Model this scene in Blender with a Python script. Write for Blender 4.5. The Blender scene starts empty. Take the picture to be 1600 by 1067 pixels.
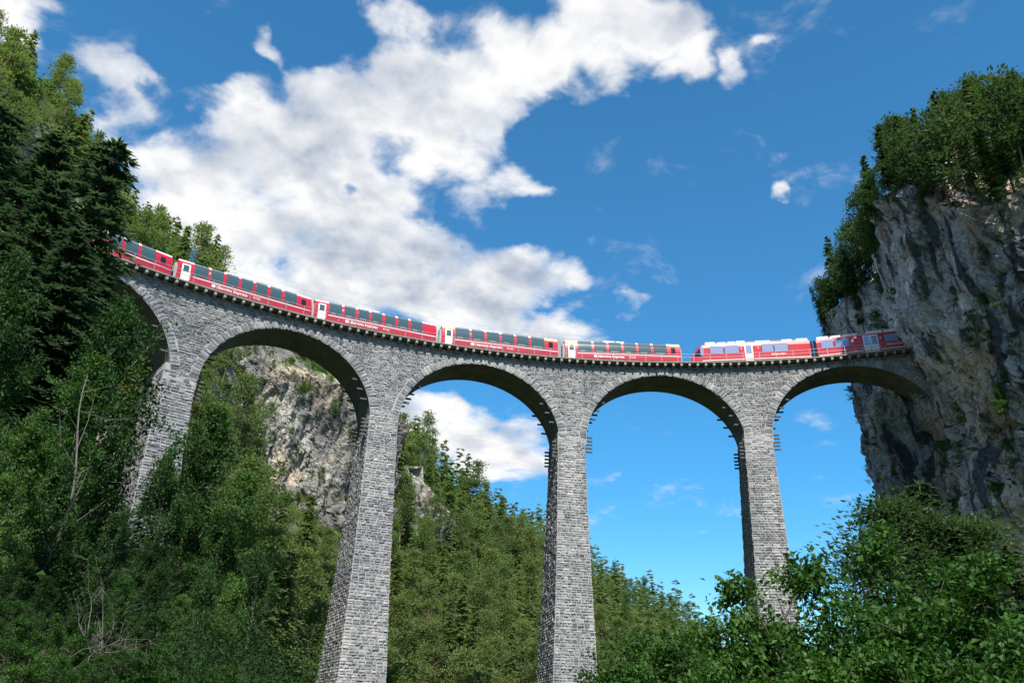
import bpy, math, random
import numpy as np
from mathutils import Matrix, Vector
rng = np.random.default_rng(11)
random.seed(5)
sc = bpy.context.scene
COL = sc.collection

# ------------------------------------------------------------------ camera, sky, sun, exposure
CAM = np.array([-21.6132, -2.1160, -33.2076])
YAW, PITCH, ROLL, FOC = 0.26159, 0.42948, 0.03890, 1257.495
PPX, PPY = -11.19, 26.79
_f = np.array([math.sin(YAW)*math.cos(PITCH), math.cos(YAW)*math.cos(PITCH), math.sin(PITCH)])
_r = np.array([math.cos(YAW), -math.sin(YAW), 0.0]); _u = np.cross(_r, _f)
CR = _r*math.cos(ROLL)+_u*math.sin(ROLL); CU = -_r*math.sin(ROLL)+_u*math.cos(ROLL); CF = _f
def ray(px, py):
    d = CF+CR*(px-800-PPX)/FOC-CU*(py-533.5-PPY)/FOC
    return d/np.linalg.norm(d)
def gp(px, py, d):
    return CAM+ray(px, py)*d
def project(X):
    d = np.asarray(X, float)-CAM; z = d@CF
    return 800+PPX+FOC*(d@CR)/z, 533.5+PPY-FOC*(d@CU)/z, z
cd = bpy.data.cameras.new('camera'); co = bpy.data.objects.new('camera', cd); COL.objects.link(co)
cd.sensor_width = 36.0; cd.lens = FOC/1600*36.0
cd.shift_x = -PPX/1600; cd.shift_y = PPY/1600
cd.clip_start = 0.2; cd.clip_end = 4000
co.matrix_world = Matrix(((CR[0], CU[0], -CF[0], CAM[0]), (CR[1], CU[1], -CF[1], CAM[1]), (CR[2], CU[2], -CF[2], CAM[2]), (0, 0, 0, 1)))
sc.camera = co
SUN_EL, SUN_PHI = math.radians(52), math.radians(-14)      # elevation; degrees right of straight behind +Y view
S = Vector((math.sin(SUN_PHI)*math.cos(SUN_EL), -math.cos(SUN_PHI)*math.cos(SUN_EL), math.sin(SUN_EL)))
sl = bpy.data.lights.new('sun', 'SUN'); sl.energy = 5.0; sl.angle = math.radians(0.53); sl.color = (1.0, 0.95, 0.87)
so = bpy.data.objects.new('sun', sl); COL.objects.link(so); so.rotation_euler = S.to_track_quat('Z', 'Y').to_euler(); so.location = (-20, -60, 120)
sc.view_settings.view_transform = 'Standard'; sc.view_settings.look = 'None'
sc.view_settings.exposure = 0.6; sc.view_settings.gamma = 1.0
try: sc.view_settings.use_curve_mapping = False
except Exception: pass
world = bpy.data.worlds.new('World'); sc.world = world; world.use_nodes = True

CLOUDS = [(15, 5, 60, .95), (190, 125, 55, .72), (240, 210, 75, .85), (330, 270, 95, 1), (420, 210, 100, 1), (500, 290, 130, 1), (430, 370, 110, 1),
          (600, 330, 95, 1), (560, 180, 110, 1), (650, 130, 105, 1), (760, 110, 105, 1), (860, 90, 85, .95), (700, 225, 90, 1), (800, 300, 50, .8), (740, 320, 45, .8),
          (780, 440, 75, .95), (870, 430, 38, .75), (650, 430, 100, 1), (540, 440, 110, 1), (740, 505, 80, .9), (880, 525, 50, .85), (630, 15, 50, .8), (430, 60, 40, .62),
          (940, 15, 85, 1), (1010, 45, 70, 1), (1080, 85, 42, .8), (940, 100, 55, .8), (690, 670, 60, 1), (760, 715, 62, 1), (835, 725, 42, .8), (650, 640, 45, .9), (800, 690, 50, .8),
          (1226, 303, 20, .62), (992, 474, 24, .62), (1205, 80, 18, .52), (1150, 110, 24, .52), (380, 470, 90, .9), (280, 350, 70, .9)]
HOLES = [(550, 302, 16, .62), (845, 345, 45, .7), (480, 30, 45, .6), (300, 75, 60, .8), (395, 120, 40, .45), (250, 165, 30, .35), (500, 75, 40, .4), (340, 170, 25, .3), (700, 60, 30, .35), (560, 60, 35, .3), (620, 240, 28, .3), (800, 215, 30, .4), (690, 320, 40, .4), (620, 500, 30, .25), (300, 420, 30, .3), (700, 420, 22, .2), (860, 220, 50, .5), (210, 195, 28, .45)]
def plane_xy(px, py):
    d = ray(px, py); return d[0]/(d[2]+.25), d[1]/(d[2]+.25)
def build_world():
    nt = world.node_tree; N = nt.nodes; L = nt.links; N.clear()
    def nd(t, **k):
        n = N.new(t)
        for a, b in k.items(): setattr(n, a, b)
        return n
    def math_(op, a, b=None, clamp=False):
        n = nd('ShaderNodeMath', operation=op); n.use_clamp = clamp
        for i, v in enumerate((a, b)):
            if v is None: continue
            if isinstance(v, (int, float)): n.inputs[i].default_value = v
            else: L.new(v, n.inputs[i])
        return n.outputs[0]
    def smooth(v, lo, hi, o0=0.0, o1=1.0):
        m = nd('ShaderNodeMapRange', interpolation_type='SMOOTHSTEP'); L.new(v, m.inputs['Value'])
        m.inputs['From Min'].default_value = lo; m.inputs['From Max'].default_value = hi
        m.inputs['To Min'].default_value = o0; m.inputs['To Max'].default_value = o1
        return m.outputs['Result']
    out = nd('ShaderNodeOutputWorld')
    sky = nd('ShaderNodeTexSky', sky_type='NISHITA'); sky.sun_disc = False
    sky.sun_elevation = SUN_EL; sky.sun_rotation = math.radians(180)-SUN_PHI
    sky.altitude = 1500; sky.air_density = 1.1; sky.dust_density = .2; sky.ozone_density = 2.4
    hs = nd('ShaderNodeHueSaturation'); hs.inputs['Saturation'].default_value = 1.24; hs.inputs['Hue'].default_value = .49; hs.inputs['Value'].default_value = 1.0
    L.new(sky.outputs['Color'], hs.inputs['Color'])
    bsky = nd('ShaderNodeBackground'); bsky.inputs['Strength'].default_value = 0.14; L.new(hs.outputs['Color'], bsky.inputs['Color'])
    geo = nd('ShaderNodeTexCoord'); sep = nd('ShaderNodeSeparateXYZ'); L.new(geo.outputs['Generated'], sep.inputs[0])
    zz = math_('ADD', math_('MAXIMUM', sep.outputs['Z'], 0.0), .25)
    L.new(smooth(sep.outputs['Z'], .02, .60, 1.44, 1.29), hs.inputs['Saturation']); L.new(smooth(sep.outputs['Z'], .02, .45, .84, 1.0), hs.inputs['Value'])
    comb = nd('ShaderNodeCombineXYZ'); L.new(math_('DIVIDE', sep.outputs['X'], zz), comb.inputs['X']); L.new(math_('DIVIDE', sep.outputs['Y'], zz), comb.inputs['Y'])
    def fbm_at(vec, scale, detail, rough=.58, dist=0.0, off=0.0):
        n = nd('ShaderNodeTexNoise'); n.inputs['Scale'].default_value = scale; n.inputs['Detail'].default_value = detail
        n.inputs['Roughness'].default_value = rough; n.inputs['Distortion'].default_value = dist
        if off:
            a = nd('ShaderNodeVectorMath', operation='ADD'); L.new(vec, a.inputs[0]); a.inputs[1].default_value = (off, off*.7, off*1.3); vec = a.outputs[0]
        L.new(vec, n.inputs['Vector']); return n.outputs['Fac']
    # the blobs are looked up at a warped position so that their outlines are not round
    wn = nd('ShaderNodeTexNoise'); wn.inputs['Scale'].default_value = 9; wn.inputs['Detail'].default_value = 5; L.new(comb.outputs[0], wn.inputs['Vector'])
    w1 = nd('ShaderNodeVectorMath', operation='SUBTRACT'); L.new(wn.outputs['Color'], w1.inputs[0]); w1.inputs[1].default_value = (.5, .5, .5)
    w2 = nd('ShaderNodeVectorMath', operation='SCALE'); L.new(w1.outputs[0], w2.inputs[0]); w2.inputs['Scale'].default_value = .16
    def blobs(vec):
        acc = None
        a = nd('ShaderNodeVectorMath', operation='ADD'); L.new(vec, a.inputs[0]); L.new(w2.outputs[0], a.inputs[1]); fl = nd('ShaderNodeVectorMath', operation='MULTIPLY'); L.new(a.outputs[0], fl.inputs[0]); fl.inputs[1].default_value = (1, 1, 0); vec = fl.outputs[0]
        for px, py, r, w in CLOUDS:
            c = plane_xy(px, py); e = plane_xy(px+r, py); e2 = plane_xy(px, py+r)
            R = .5*(math.hypot(e[0]-c[0], e[1]-c[1])+math.hypot(e2[0]-c[0], e2[1]-c[1]))
            d = nd('ShaderNodeVectorMath', operation='DISTANCE'); L.new(vec, d.inputs[0]); d.inputs[1].default_value = (c[0], c[1], 0)
            v = smooth(d.outputs['Value'], R*.35, R*1.55, w, 0.0)
            if acc is None: acc = v
            else:
                m = nd('ShaderNodeMath', operation='SMOOTH_MAX'); L.new(acc, m.inputs[0]); L.new(v, m.inputs[1]); m.inputs[2].default_value = .15; acc = m.outputs[0]
        for px, py, r, w in HOLES:
            c = plane_xy(px, py); e = plane_xy(px+r, py); e2 = plane_xy(px, py+r)
            R = .5*(math.hypot(e[0]-c[0], e[1]-c[1])+math.hypot(e2[0]-c[0], e2[1]-c[1]))
            d = nd('ShaderNodeVectorMath', operation='DISTANCE'); L.new(vec, d.inputs[0]); d.inputs[1].default_value = (c[0], c[1], 0)
            acc = math_('SUBTRACT', acc, smooth(d.outputs['Value'], R*.3, R*1.5, w, 0.0))
        return acc
    # far from the picture the same kind of broken cumulus goes on
    azd = nd('ShaderNodeVectorMath', operation='DOT_PRODUCT'); L.new(geo.outputs['Generated'], azd.inputs[0]); azd.inputs[1].default_value = tuple(CF)
    outside = smooth(azd.outputs['Value'], .55, .76, 1.0, 0.0)
    def density(vec):
        n1 = fbm_at(vec, 7.5, 10, .62, .35); n0 = fbm_at(vec, 2.2, 3, .5, 0, 3.1)
        ext = math_('MULTIPLY', outside, smooth(n0, .46, .62, 0.0, .95))
        b = math_('MAXIMUM', blobs(vec), ext)
        return math_('ADD', b, math_('MULTIPLY', math_('SUBTRACT', n1, .5), 1.95)), n1, b
    dn, n1, b = density(comb.outputs[0])
    sc_ = nd('ShaderNodeVectorMath', operation='SCALE'); L.new(comb.outputs[0], sc_.inputs[0]); sc_.inputs['Scale'].default_value = .945
    nu = fbm_at(sc_.outputs[0], 9.0, 4, .5); nl = fbm_at(comb.outputs[0], 9.0, 4, .5)
    sc2 = nd('ShaderNodeVectorMath', operation='SCALE'); L.new(comb.outputs[0], sc2.inputs[0]); sc2.inputs['Scale'].default_value = .982; fu = fbm_at(sc2.outputs[0], 22.0, 5, .6); fl_ = fbm_at(comb.outputs[0], 22.0, 5, .6)
    alpha = smooth(dn, .22, .98)
    fade = smooth(sep.outputs['Z'], -.02, .10); alpha = math_('MULTIPLY', alpha, fade)
    relief = math_('ADD', math_('MULTIPLY', math_('SUBTRACT', nl, nu), 2.0), math_('MULTIPLY', math_('SUBTRACT', fl_, fu), .7))
    big = fbm_at(comb.outputs[0], 4.6, 3, .5, 0, 1.7)
    lum = math_('ADD', math_('ADD', smooth(big, .36, .58, .34, .92), relief), smooth(dn, 1.3, .75, -.10, .12))
    thin = smooth(dn, .95, .5, 0.0, .25)
    lum = math_('ADD', lum, thin, True)
    mix = nd('ShaderNodeMix', data_type='RGBA'); L.new(lum, mix.inputs['Factor'])
    mix.inputs['A'].default_value = (.33, .38, .47, 1); mix.inputs['B'].default_value = (.76, .76, .76, 1)
    bcl = nd('ShaderNodeBackground'); bcl.inputs['Strength'].default_value = .87; L.new(mix.outputs['Result'], bcl.inputs['Color'])
    ms = nd('ShaderNodeMixShader'); L.new(alpha, ms.inputs['Fac']); L.new(bsky.outputs[0], ms.inputs[1]); L.new(bcl.outputs[0], ms.inputs[2])
    L.new(ms.outputs[0], out.inputs['Surface'])
    world.cycles.sampling_method = 'MANUAL'; world.cycles.sample_map_resolution = 512
build_world()

# ------------------------------------------------------------------ numeric helpers
def _h(ix, iy, iz, seed):
    n = (ix.astype(np.int64)*374761393+iy.astype(np.int64)*668265263+iz.astype(np.int64)*2147483647+seed*1274126177) & 0xffffffff
    n = ((n ^ (n >> 13))*1274126177) & 0xffffffff
    n = ((n ^ (n >> 16))*2246822519) & 0xffffffff
    return ((n ^ (n >> 15)) & 0xffffff)/float(0xffffff)*2-1
def vnoise(P, seed=0):
    P = np.asarray(P, float); i = np.floor(P); f = P-i; f = f*f*f*(f*(f*6-15)+10); i = i.astype(np.int64)
    x, y, z = i[..., 0], i[..., 1], i[..., 2]; fx, fy, fz = f[..., 0], f[..., 1], f[..., 2]
    o = 0
    for dx in (0, 1):
        for dy in (0, 1):
            for dz in (0, 1):
                o = o+_h(x+dx, y+dy, z+dz, seed)*(fx if dx else 1-fx)*(fy if dy else 1-fy)*(fz if dz else 1-fz)
    return o
def fbm(P, octv=5, seed=0, gain=.5):
    P = np.asarray(P, float); a, s, o = 1.0, 0.0, 0
    for k in range(octv):
        o = o+a*vnoise(P*(2.03**k)+k*17.3, seed+k); s += a; a *= gain
    return o/s
def ridged(P, octv=5, seed=0, gain=.55):
    P = np.asarray(P, float); a, s, o = 1.0, 0.0, 0
    for k in range(octv):
        o = o+a*(1-2*np.abs(vnoise(P*(2.07**k)+k*11.7, seed+k))); s += a; a *= gain
    return o/s

def blocks(P, seed=0):
    """cellular noise: a random value per cell and the distance to the cell border"""
    P = np.asarray(P, float); i = np.floor(P).astype(np.int64); best = np.full(P.shape[:-1], 9.0); sec = np.full(P.shape[:-1], 9.0); val = np.zeros(P.shape[:-1]); tx = np.zeros(P.shape)
    for dx in (-1, 0, 1):
        for dy in (-1, 0, 1):
            for dz in (-1, 0, 1):
                a, b, c = i[..., 0]+dx, i[..., 1]+dy, i[..., 2]+dz
                o = np.stack([a+.5+.42*_h(a, b, c, seed), b+.5+.42*_h(a, b, c, seed+1), c+.5+.42*_h(a, b, c, seed+2)], -1)-P
                d = np.sqrt((o**2).sum(-1)); n = d < best; sec = np.where(n, best, np.minimum(sec, d)); v = _h(a, b, c, seed+3)+_h(a, b, c, seed+4)*o[..., 2]*1.2+_h(a, b, c, seed+5)*o[..., 0]*1.2
                val = np.where(n, v, val); best = np.where(n, d, best)
    return val, sec-best
def new_mesh(name, V, faces, mats=(), midx=None, smooth=False):
    """V (n,3); faces: list of (m,k) index arrays; midx: list of scalars or arrays, one per face array."""
    me = bpy.data.meshes.new(name)
    V = np.asarray(V, np.float32)
    faces = [np.asarray(f, np.int32) for f in faces if len(f)]
    me.vertices.add(len(V)); me.vertices.foreach_set('co', V.ravel())
    tot = np.concatenate([np.full(len(f), f.shape[1], np.int32) for f in faces])
    loops = np.concatenate([f.ravel() for f in faces]).astype(np.int32)
    me.loops.add(len(loops)); me.loops.foreach_set('vertex_index', loops)
    me.polygons.add(len(tot)); st = np.zeros(len(tot), np.int32); st[1:] = np.cumsum(tot)[:-1]
    me.polygons.foreach_set('loop_start', st)
    if midx is not None:
        mi = np.concatenate([np.full(len(f), m, np.int32) if np.isscalar(m) else np.asarray(m, np.int32) for f, m in zip(faces, midx)])
        me.polygons.foreach_set('material_index', mi)
    me.polygons.foreach_set('use_smooth', np.full(len(tot), smooth, bool))
    for m in mats: me.materials.append(m)
    me.update(calc_edges=True)
    return me
def link(name, me, parent=None, M=None, **props):
    o = bpy.data.objects.new(name, me); COL.objects.link(o)
    if M is not None: o.matrix_world = M
    if parent is not None:
        o.parent = parent
        o.matrix_parent_inverse = Matrix.Identity(4)
    for k, v in props.items(): o[k] = v
    return o
def thing(name, label, cat, loc=(0, 0, 0), group=None, rotz=0.0):
    o = bpy.data.objects.new(name, None); COL.objects.link(o); o.empty_display_size = .3
    o.location = tuple(float(v) for v in loc); o.rotation_euler = (0, 0, rotz); o['label'] = label; o['category'] = cat
    if group: o['group'] = group
    return o
class MB:
    """collects boxes, prisms and quads into one mesh"""
    def __init__(s): s.V = []; s.F = {3: [], 4: []}; s.M = {3: [], 4: []}; s.n = 0; s.N = []
    def verts(s, vs):
        b = s.n; s.V.extend([tuple(v) for v in vs]); s.n += len(vs); return b
    def face(s, idx, m=0):
        if len(idx) in (3, 4): s.F[len(idx)].append(tuple(idx)); s.M[len(idx)].append(m)
        else: s.N.append((tuple(idx), m))
    def box(s, x0, x1, y0, y1, z0, z1, m=0):
        b = s.verts([(x, y, z) for z in (z0, z1) for y in (y0, y1) for x in (x0, x1)])
        for f in ((0, 2, 3, 1), (4, 5, 7, 6), (0, 1, 5, 4), (2, 6, 7, 3), (0, 4, 6, 2), (1, 3, 7, 5)): s.face([b+i for i in f], m)
    def obox(s, c, ax, ay, az, m=0):
        c, ax, ay, az = map(np.asarray, (c, ax, ay, az))
        b = s.verts([c+ax*i+ay*j+az*k for k in (-1, 1) for j in (-1, 1) for i in (-1, 1)])
        for f in ((0, 2, 3, 1), (4, 5, 7, 6), (0, 1, 5, 4), (2, 6, 7, 3), (0, 4, 6, 2), (1, 3, 7, 5)): s.face([b+i for i in f], m)
    def loft(s, rings, m=0, closed=True, caps=True, mf=None):
        k = len(rings[0]); bs = [s.verts(r) for r in rings]
        for a, b in zip(bs[:-1], bs[1:]):
            for i in range(k if closed else k-1):
                j = (i+1) % k; s.face([a+i, a+j, b+j, b+i], mf(i) if mf else m)
        if caps:
            s.face([bs[0]+i for i in range(k)][::-1], m); s.face([bs[-1]+i for i in range(k)], m)
    def cyl(s, p0, p1, r, n=8, m=0):
        p0, p1 = Vector(p0), Vector(p1); d = (p1-p0).normalized(); a = d.orthogonal().normalized(); b = d.cross(a)
        s.loft([[tuple(p+(a*math.cos(t)+b*math.sin(t))*r) for t in np.arange(n)*2*math.pi/n] for p in (p0, p1)], m)
    def mesh(s, name, mats, smooth=False):
        me = bpy.data.meshes.new(name)
        fs = s.F[3]+s.F[4]+[f for f, _ in s.N]; ms = s.M[3]+s.M[4]+[m for _, m in s.N]
        me.from_pydata(s.V, [], fs); me.polygons.foreach_set('material_index', ms); me.polygons.foreach_set('use_smooth', [smooth]*len(fs))
        for m in (mats if isinstance(mats, (list, tuple)) else [mats]): me.materials.append(m)
        me.update(); return me

# ------------------------------------------------------------------ materials
def mat(name):
    m = bpy.data.materials.new(name); m.use_nodes = True; nt = m.node_tree; nt.nodes.clear()
    out = nt.nodes.new('ShaderNodeOutputMaterial'); b = nt.nodes.new('ShaderNodeBsdfPrincipled'); nt.links.new(b.outputs[0], out.inputs[0])
    return m, nt, b, out
def simple(name, col, rough=.6, spec=.4, metal=0.0, var=0.0, vs=3.0):
    m, nt, b, out = mat(name); b.inputs['Base Color'].default_value = (*col, 1); b.inputs['Roughness'].default_value = rough
    b.inputs['Specular IOR Level'].default_value = spec; b.inputs['Metallic'].default_value = metal
    if var:
        tc = nt.nodes.new('ShaderNodeTexCoord'); n = nt.nodes.new('ShaderNodeTexNoise'); n.inputs['Scale'].default_value = vs; n.inputs['Detail'].default_value = 5
        nt.links.new(tc.outputs['Object'], n.inputs['Vector'])
        r = nt.nodes.new('ShaderNodeValToRGB'); r.color_ramp.elements[0].position = .3; r.color_ramp.elements[1].position = .7
        r.color_ramp.elements[0].color = tuple(c*(1-var) for c in col)+(1,); r.color_ramp.elements[1].color = tuple(min(1, c*(1+var)) for c in col)+(1,)
        nt.links.new(n.outputs['Fac'], r.inputs[0]); nt.links.new(r.outputs[0], b.inputs['Base Color'])
    return m
def ramp(nt, src, stops):
    r = nt.nodes.new('ShaderNodeValToRGB'); e = r.color_ramp.elements
    while len(e) < len(stops): e.new(.5)
    for k, (p, c) in enumerate(stops): e[k].position = p; e[k].color = (*c, 1)
    nt.links.new(src, r.inputs[0]); return r.outputs[0]
def mixc(nt, f, a, b, mode='MIX'):
    n = nt.nodes.new('ShaderNodeMix'); n.data_type = 'RGBA'; n.blend_type = mode
    for k, v in (('Factor', f), ('A', a), ('B', b)):
        if isinstance(v, (int, float)): n.inputs[k].default_value = v
        elif isinstance(v, tuple): n.inputs[k].default_value = (*v, 1)
        else: nt.links.new(v, n.inputs[k])
    return n.outputs['Result']
def noise(nt, vec, scale, detail=6, rough=.6, dist=0.0):
    n = nt.nodes.new('ShaderNodeTexNoise'); n.inputs['Scale'].default_value = scale; n.inputs['Detail'].default_value = detail
    n.inputs['Roughness'].default_value = rough; n.inputs['Distortion'].default_value = dist
    if vec is not None: nt.links.new(vec, n.inputs['Vector'])
    return n.outputs['Fac']
def nmath(nt, op, a, b=None, clamp=False):
    n = nt.nodes.new('ShaderNodeMath'); n.operation = op; n.use_clamp = clamp
    for i, v in enumerate((a, b)):
        if v is None: continue
        if isinstance(v, (int, float)): n.inputs[i].default_value = v
        else: nt.links.new(v, n.inputs[i])
    return n.outputs[0]
def scaled_pos(nt, s):
    g = nt.nodes.new('ShaderNodeNewGeometry'); v = nt.nodes.new('ShaderNodeVectorMath'); v.operation = 'MULTIPLY'
    nt.links.new(g.outputs['Position'], v.inputs[0]); v.inputs[1].default_value = s; return v.outputs[0], g
def bump(nt, b, h, strength, dist):
    n = nt.nodes.new('ShaderNodeBump'); n.inputs['Strength'].default_value = strength; n.inputs['Distance'].default_value = dist
    nt.links.new(h, n.inputs['Height']); nt.links.new(n.outputs[0], b.inputs['Normal'])

def stone_mat():
    m, nt, b, out = mat('viaduct_stone')
    g = nt.nodes.new('ShaderNodeNewGeometry'); oi = nt.nodes.new('ShaderNodeObjectInfo')
    r = nmath(nt, 'FRACT', nmath(nt, 'ADD', g.outputs['Random Per Island'], oi.outputs['Random']))
    base = ramp(nt, r, [(0, (.23, .235, .245)), (.3, (.335, .34, .345)), (.7, (.41, .41, .41)), (1, (.51, .505, .495))])
    n = noise(nt, g.outputs['Position'], 5.0, 6, .7)
    base = mixc(nt, .6, base, ramp(nt, n, [(.3, (.42, .42, .43)), (.7, (1.0, 1.0, 1.0))]), 'MULTIPLY')
    big = noise(nt, g.outputs['Position'], .13, 4, .6)
    base = mixc(nt, .75, base, ramp(nt, big, [(.35, (.66, .67, .70)), (.65, (1.15, 1.14, 1.12))]), 'MULTIPLY')
    vs, _ = scaled_pos(nt, (.8, .8, .05)); sn = noise(nt, vs, 1.0, 5, .6, .4)
    base = mixc(nt, .8, base, ramp(nt, sn, [(.38, (.66, .67, .70)), (.52, (1.0, 1.0, 1.0)), (.66, (1.10, 1.09, 1.06))]), 'MULTIPLY')
    nt.links.new(base, b.inputs['Base Color']); b.inputs['Roughness'].default_value = .9; b.inputs['Specular IOR Level'].default_value = .15
    bump(nt, b, noise(nt, g.outputs['Position'], 9, 5, .7), .9, .06)
    return m
def mortar_mat():
    m, nt, b, out = mat('viaduct_mortar')
    g = nt.nodes.new('ShaderNodeNewGeometry')
    n = noise(nt, g.outputs['Position'], 1.2, 7, .7)
    base = ramp(nt, n, [(.3, (.27, .27, .27)), (.7, (.43, .425, .415))])
    nt.links.new(base, b.inputs['Base Color']); b.inputs['Roughness'].default_value = .95; b.inputs['Specular IOR Level'].default_value = .1
    bump(nt, b, noise(nt, g.outputs['Position'], 4, 6, .7), .6, .05)
    return m
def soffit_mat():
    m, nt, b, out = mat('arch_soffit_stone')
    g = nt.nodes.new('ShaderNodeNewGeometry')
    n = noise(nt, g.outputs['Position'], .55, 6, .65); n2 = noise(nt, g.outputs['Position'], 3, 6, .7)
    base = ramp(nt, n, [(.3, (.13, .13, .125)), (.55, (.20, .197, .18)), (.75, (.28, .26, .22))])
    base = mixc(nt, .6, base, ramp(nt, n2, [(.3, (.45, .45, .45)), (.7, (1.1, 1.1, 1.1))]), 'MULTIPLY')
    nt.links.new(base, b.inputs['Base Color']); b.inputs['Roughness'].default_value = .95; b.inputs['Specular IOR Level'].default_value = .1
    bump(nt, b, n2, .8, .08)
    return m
def rock_mat(name, dark, mid, light, ochre, moss, streak=1.0, mossy=.5, och=.6):
    m, nt, b, out = mat(name)
    vs, g = scaled_pos(nt, (.30, .30, .055)); v1, _ = scaled_pos(nt, (1, 1, 1)); v2, _ = scaled_pos(nt, (1, 1, .35))
    n1 = noise(nt, vs, 1.0, 8, .62, .9); n2 = noise(nt, v2, .28, 8, .68, .6); n3 = noise(nt, v1, 2.6, 8, .78, .3); n4 = noise(nt, v1, .075, 4, .55)
    base = ramp(nt, n2, [(.28, dark), (.46, mid), (.66, light)])
    base = mixc(nt, nmath(nt, 'MULTIPLY', ramp(nt, n4, [(.52, (0, 0, 0)), (.62, (1, 1, 1))]), och), base, ochre)
    base = mixc(nt, ramp(nt, n1, [(.41, (streak,)*3), (.475, (0, 0, 0))]), base, tuple(c*.5 for c in dark))
    base = mixc(nt, .75, base, ramp(nt, n3, [(.30, (.42, .43, .45)), (.66, (1.18, 1.17, 1.13))]), 'MULTIPLY')
    n5 = noise(nt, v1, .045, 3, .5); base = mixc(nt, .8, base, ramp(nt, n5, [(.36, (.78, .80, .84)), (.58, (1.75, 1.75, 1.72))]), 'MULTIPLY')
    vo = nt.nodes.new('ShaderNodeTexVoronoi'); vo.feature = 'DISTANCE_TO_EDGE'; vo.inputs['Scale'].default_value = .55; wv = nt.nodes.new('ShaderNodeVectorMath'); wv.operation = 'ADD'
    nz = nt.nodes.new('ShaderNodeTexNoise'); nz.inputs['Scale'].default_value = .8; nz.inputs['Detail'].default_value = 4; nt.links.new(v1, nz.inputs['Vector']); sv = nt.nodes.new('ShaderNodeVectorMath'); sv.operation = 'SCALE'; sv.inputs['Scale'].default_value = 2.2
    nt.links.new(nz.outputs['Color'], sv.inputs[0]); nt.links.new(v2, wv.inputs[0]); nt.links.new(sv.outputs[0], wv.inputs[1]); nt.links.new(wv.outputs[0], vo.inputs['Vector'])
    base = mixc(nt, .8, base, ramp(nt, vo.outputs['Distance'], [(0, (.35, .36, .38)), (.06, (1, 1, 1))]), 'MULTIPLY')
    sx = nt.nodes.new('ShaderNodeSeparateXYZ'); nt.links.new(g.outputs['Normal'], sx.inputs[0])
    mo = nmath(nt, 'ADD', sx.outputs['Z'], nmath(nt, 'MULTIPLY', nmath(nt, 'SUBTRACT', n2, .5), 1.6))
    mf = ramp(nt, mo, [(mossy, (0, 0, 0)), (min(1, mossy+.12), (1, 1, 1))])
    mg = mixc(nt, n3, tuple(c*.6 for c in moss), tuple(c*1.4 for c in moss))
    base = mixc(nt, mf, base, mg)
    nt.links.new(base, b.inputs['Base Color']); b.inputs['Roughness'].default_value = .92; b.inputs['Specular IOR Level'].default_value = .2
    hgt = nmath(nt, 'ADD', nmath(nt, 'ADD', n3, nmath(nt, 'MULTIPLY', n2, 2.0)), nmath(nt, 'MULTIPLY', nmath(nt, 'MINIMUM', vo.outputs['Distance'], .12), 4.0))
    bump(nt, b, hgt, 1.0, .35)
    return m
def hill_mat():
    m, nt, b, out = mat('hillside_ground')
    v1, g = scaled_pos(nt, (1, 1, 1))
    n1 = noise(nt, v1, .06, 6, .6); n2 = noise(nt, v1, .5, 8, .7); n3 = noise(nt, v1, 2.5, 6, .75)
    grass = ramp(nt, n2, [(.3, (.03, .05, .015)), (.5, (.075, .10, .03)), (.72, (.14, .16, .06))])
    rock = ramp(nt, n2, [(.3, (.13, .12, .11)), (.5, (.29, .27, .24)), (.7, (.43, .39, .34))])
    sx = nt.nodes.new('ShaderNodeSeparateXYZ'); nt.links.new(g.outputs['Normal'], sx.inputs[0])
    st = nmath(nt, 'ADD', sx.outputs['Z'], nmath(nt, 'MULTIPLY', nmath(nt, 'SUBTRACT', n1, .5), .9))
    f = ramp(nt, st, [(.40, (1, 1, 1)), (.50, (0, 0, 0))])
    base = mixc(nt, f, grass, rock)
    base = mixc(nt, .5, base, ramp(nt, n3, [(.3, (.5, .5, .5)), (.7, (1.1, 1.1, 1.1))]), 'MULTIPLY')
    nt.links.new(base, b.inputs['Base Color']); b.inputs['Roughness'].default_value = .95; b.inputs['Specular IOR Level'].default_value = .1
    bump(nt, b, nmath(nt, 'ADD', n2, n3), .9, .5)
    return m
def leaf_mat(name, stops, transl=.3, rough=.6, spec=.2, objvar=.35):
    m = bpy.data.materials.new(name); m.use_nodes = True; nt = m.node_tree; nt.nodes.clear()
    out = nt.nodes.new('ShaderNodeOutputMaterial'); b = nt.nodes.new('ShaderNodeBsdfPrincipled'); t = nt.nodes.new('ShaderNodeBsdfTranslucent'); mx = nt.nodes.new('ShaderNodeMixShader')
    g = nt.nodes.new('ShaderNodeNewGeometry'); oi = nt.nodes.new('ShaderNodeObjectInfo')
    at = nt.nodes.new('ShaderNodeAttribute'); at.attribute_name = 'tint'
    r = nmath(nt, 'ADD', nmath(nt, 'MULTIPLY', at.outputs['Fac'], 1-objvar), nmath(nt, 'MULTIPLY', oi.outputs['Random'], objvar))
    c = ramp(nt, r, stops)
    nt.links.new(c, b.inputs['Base Color']); b.inputs['Roughness'].default_value = rough; b.inputs['Specular IOR Level'].default_value = spec
    c2 = mixc(nt, 1.0, c, (1.25, 1.3, .7), 'MULTIPLY'); nt.links.new(c2, t.inputs['Color'])
    mx.inputs[0].default_value = transl; nt.links.new(b.outputs[0], mx.inputs[1]); nt.links.new(t.outputs[0], mx.inputs[2]); nt.links.new(mx.outputs[0], out.inputs[0])
    return m
M_STONE, M_MORTAR, M_SOFFIT = stone_mat(), mortar_mat(), soffit_mat()
M_CLIFF = rock_mat('cliff_limestone', (.19, .205, .235), (.42, .44, .465), (.76, .76, .755), (.56, .44, .32), (.05, .075, .025), 1.0, .62, .85)
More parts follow.
